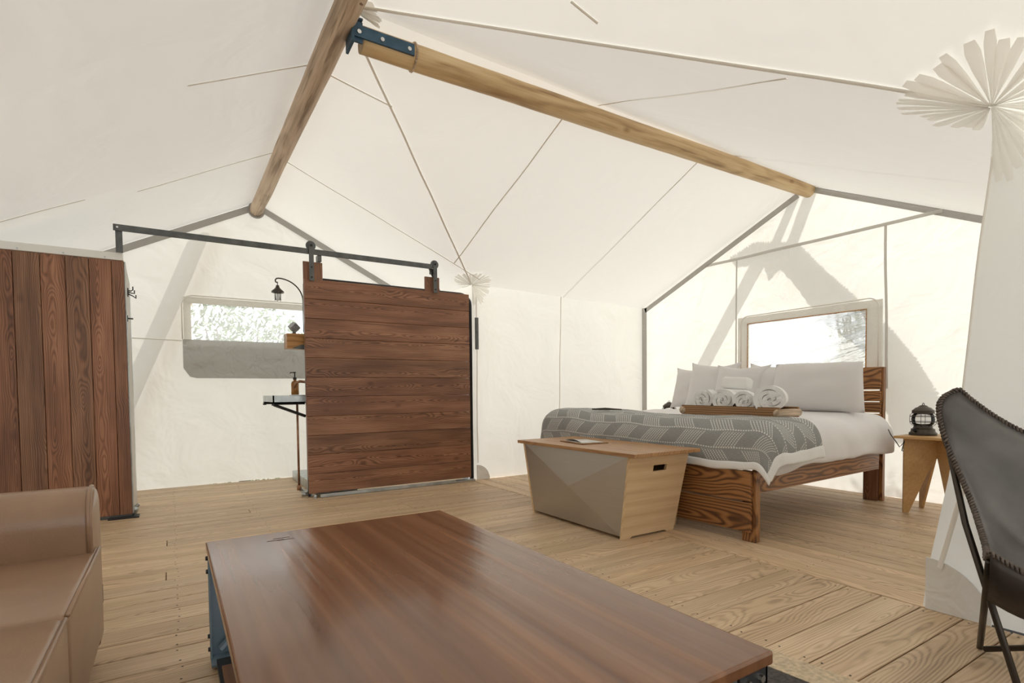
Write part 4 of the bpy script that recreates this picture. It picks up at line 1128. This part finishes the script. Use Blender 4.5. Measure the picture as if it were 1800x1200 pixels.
shrub('leafy_shrub', (14.5, 10.3, -.6), 1.2, 3.4, 900, 'tall distant shrub outside the bed gable, beyond the window', 6, .12)
OFF = -SUN*.75
def shadow_pole(y0, z0, y1, z1, w, lab, t=.75):
    a = V((5.6, y0, z0)) - SUN*t; b = V((5.6, y1, z1)) - SUN*t
    o = empty('lodge_pole', b, lab, 'pole', 'poles lashed outside the tent')
    log('log', a, b, w/2, w/2, M_log, o, 14, int(y0*10))
    return o
shadow_pole(3.20, 3.12, 3.50, 2.52, .075, 'short log pole crossing at the ridge end outside the bed gable')
shadow_pole(3.05, 3.10, 3.29, 2.52, .10, 'stub of log pole beside the ridge end outside the bed gable')
shadow_pole(3.60, 2.52, 5.95, -1.06, .13, 'log pole leaning outside the bed gable, casting the slanted shadow')
outer = [(4.05, 2.56), (3.7, 2.66), (3.233, 2.552), (2.938, 2.198), (2.72, 1.963), (2.515, 1.742), (2.322, 1.525), (2.141, 1.265), (1.977, .961), (1.90, .55)]
inner = [(2.30, .50), (2.47, 1.15), (2.56, 1.36), (2.76, 1.54), (3.0, 1.72), (3.26, 2.112), (3.42, 2.30), (3.55, 2.20), (3.60, 2.36), (3.75, 2.40), (3.95, 2.42)]
def fringe(pl, amp, step, seed):
    rg = random.Random(seed); out = []
    for (a, b), (c, d) in zip(pl, pl[1:]):
        L = math.hypot(c-a, d-b); n = max(2, int(L/step)); nx_, nz_ = (d-b)/L, -(c-a)/L
        for i in range(n):
            k = i/n; j = rg.uniform(.4, 1.0)*amp*(1 if i % 2 else -.3)
            out.append((a+(c-a)*k-nx_*j, b+(d-b)*k-nz_*j))
    out.append(pl[-1]); return out
poly = fringe(outer, .03, .015, 3) + fringe(inner, .012, .05, 5)  # cloth outline traced from the gable shadow it should throw
fo = empty('fringed_awning', V((5.6, 3, 2)) - SUN*.75, 'ragged fringed awning cloth hung outside the bed gable, cut to cast the curved shadow', 'awning')
MB().prism([V((5.6, a, b)) - SUN*.75 for a, b in poly], (.012, 0, 0)).build('awning_cloth', plain('awning hide', (.22, .19, .15), .9, 0, 8, .2), fo)
a = V((.309, 7, 2.75)); b = V((-.275, 7, 1.25)); a, b = a - SUN*.3, b + (b-a)*1.40 - SUN*.3
o = empty('lodge_pole', b, 'log pole leaning outside the bathroom gable, casting a soft slanted shadow', 'pole', 'poles lashed outside the tent')
log('log', a, b, .055, .055, M_log, o, 14, 9)
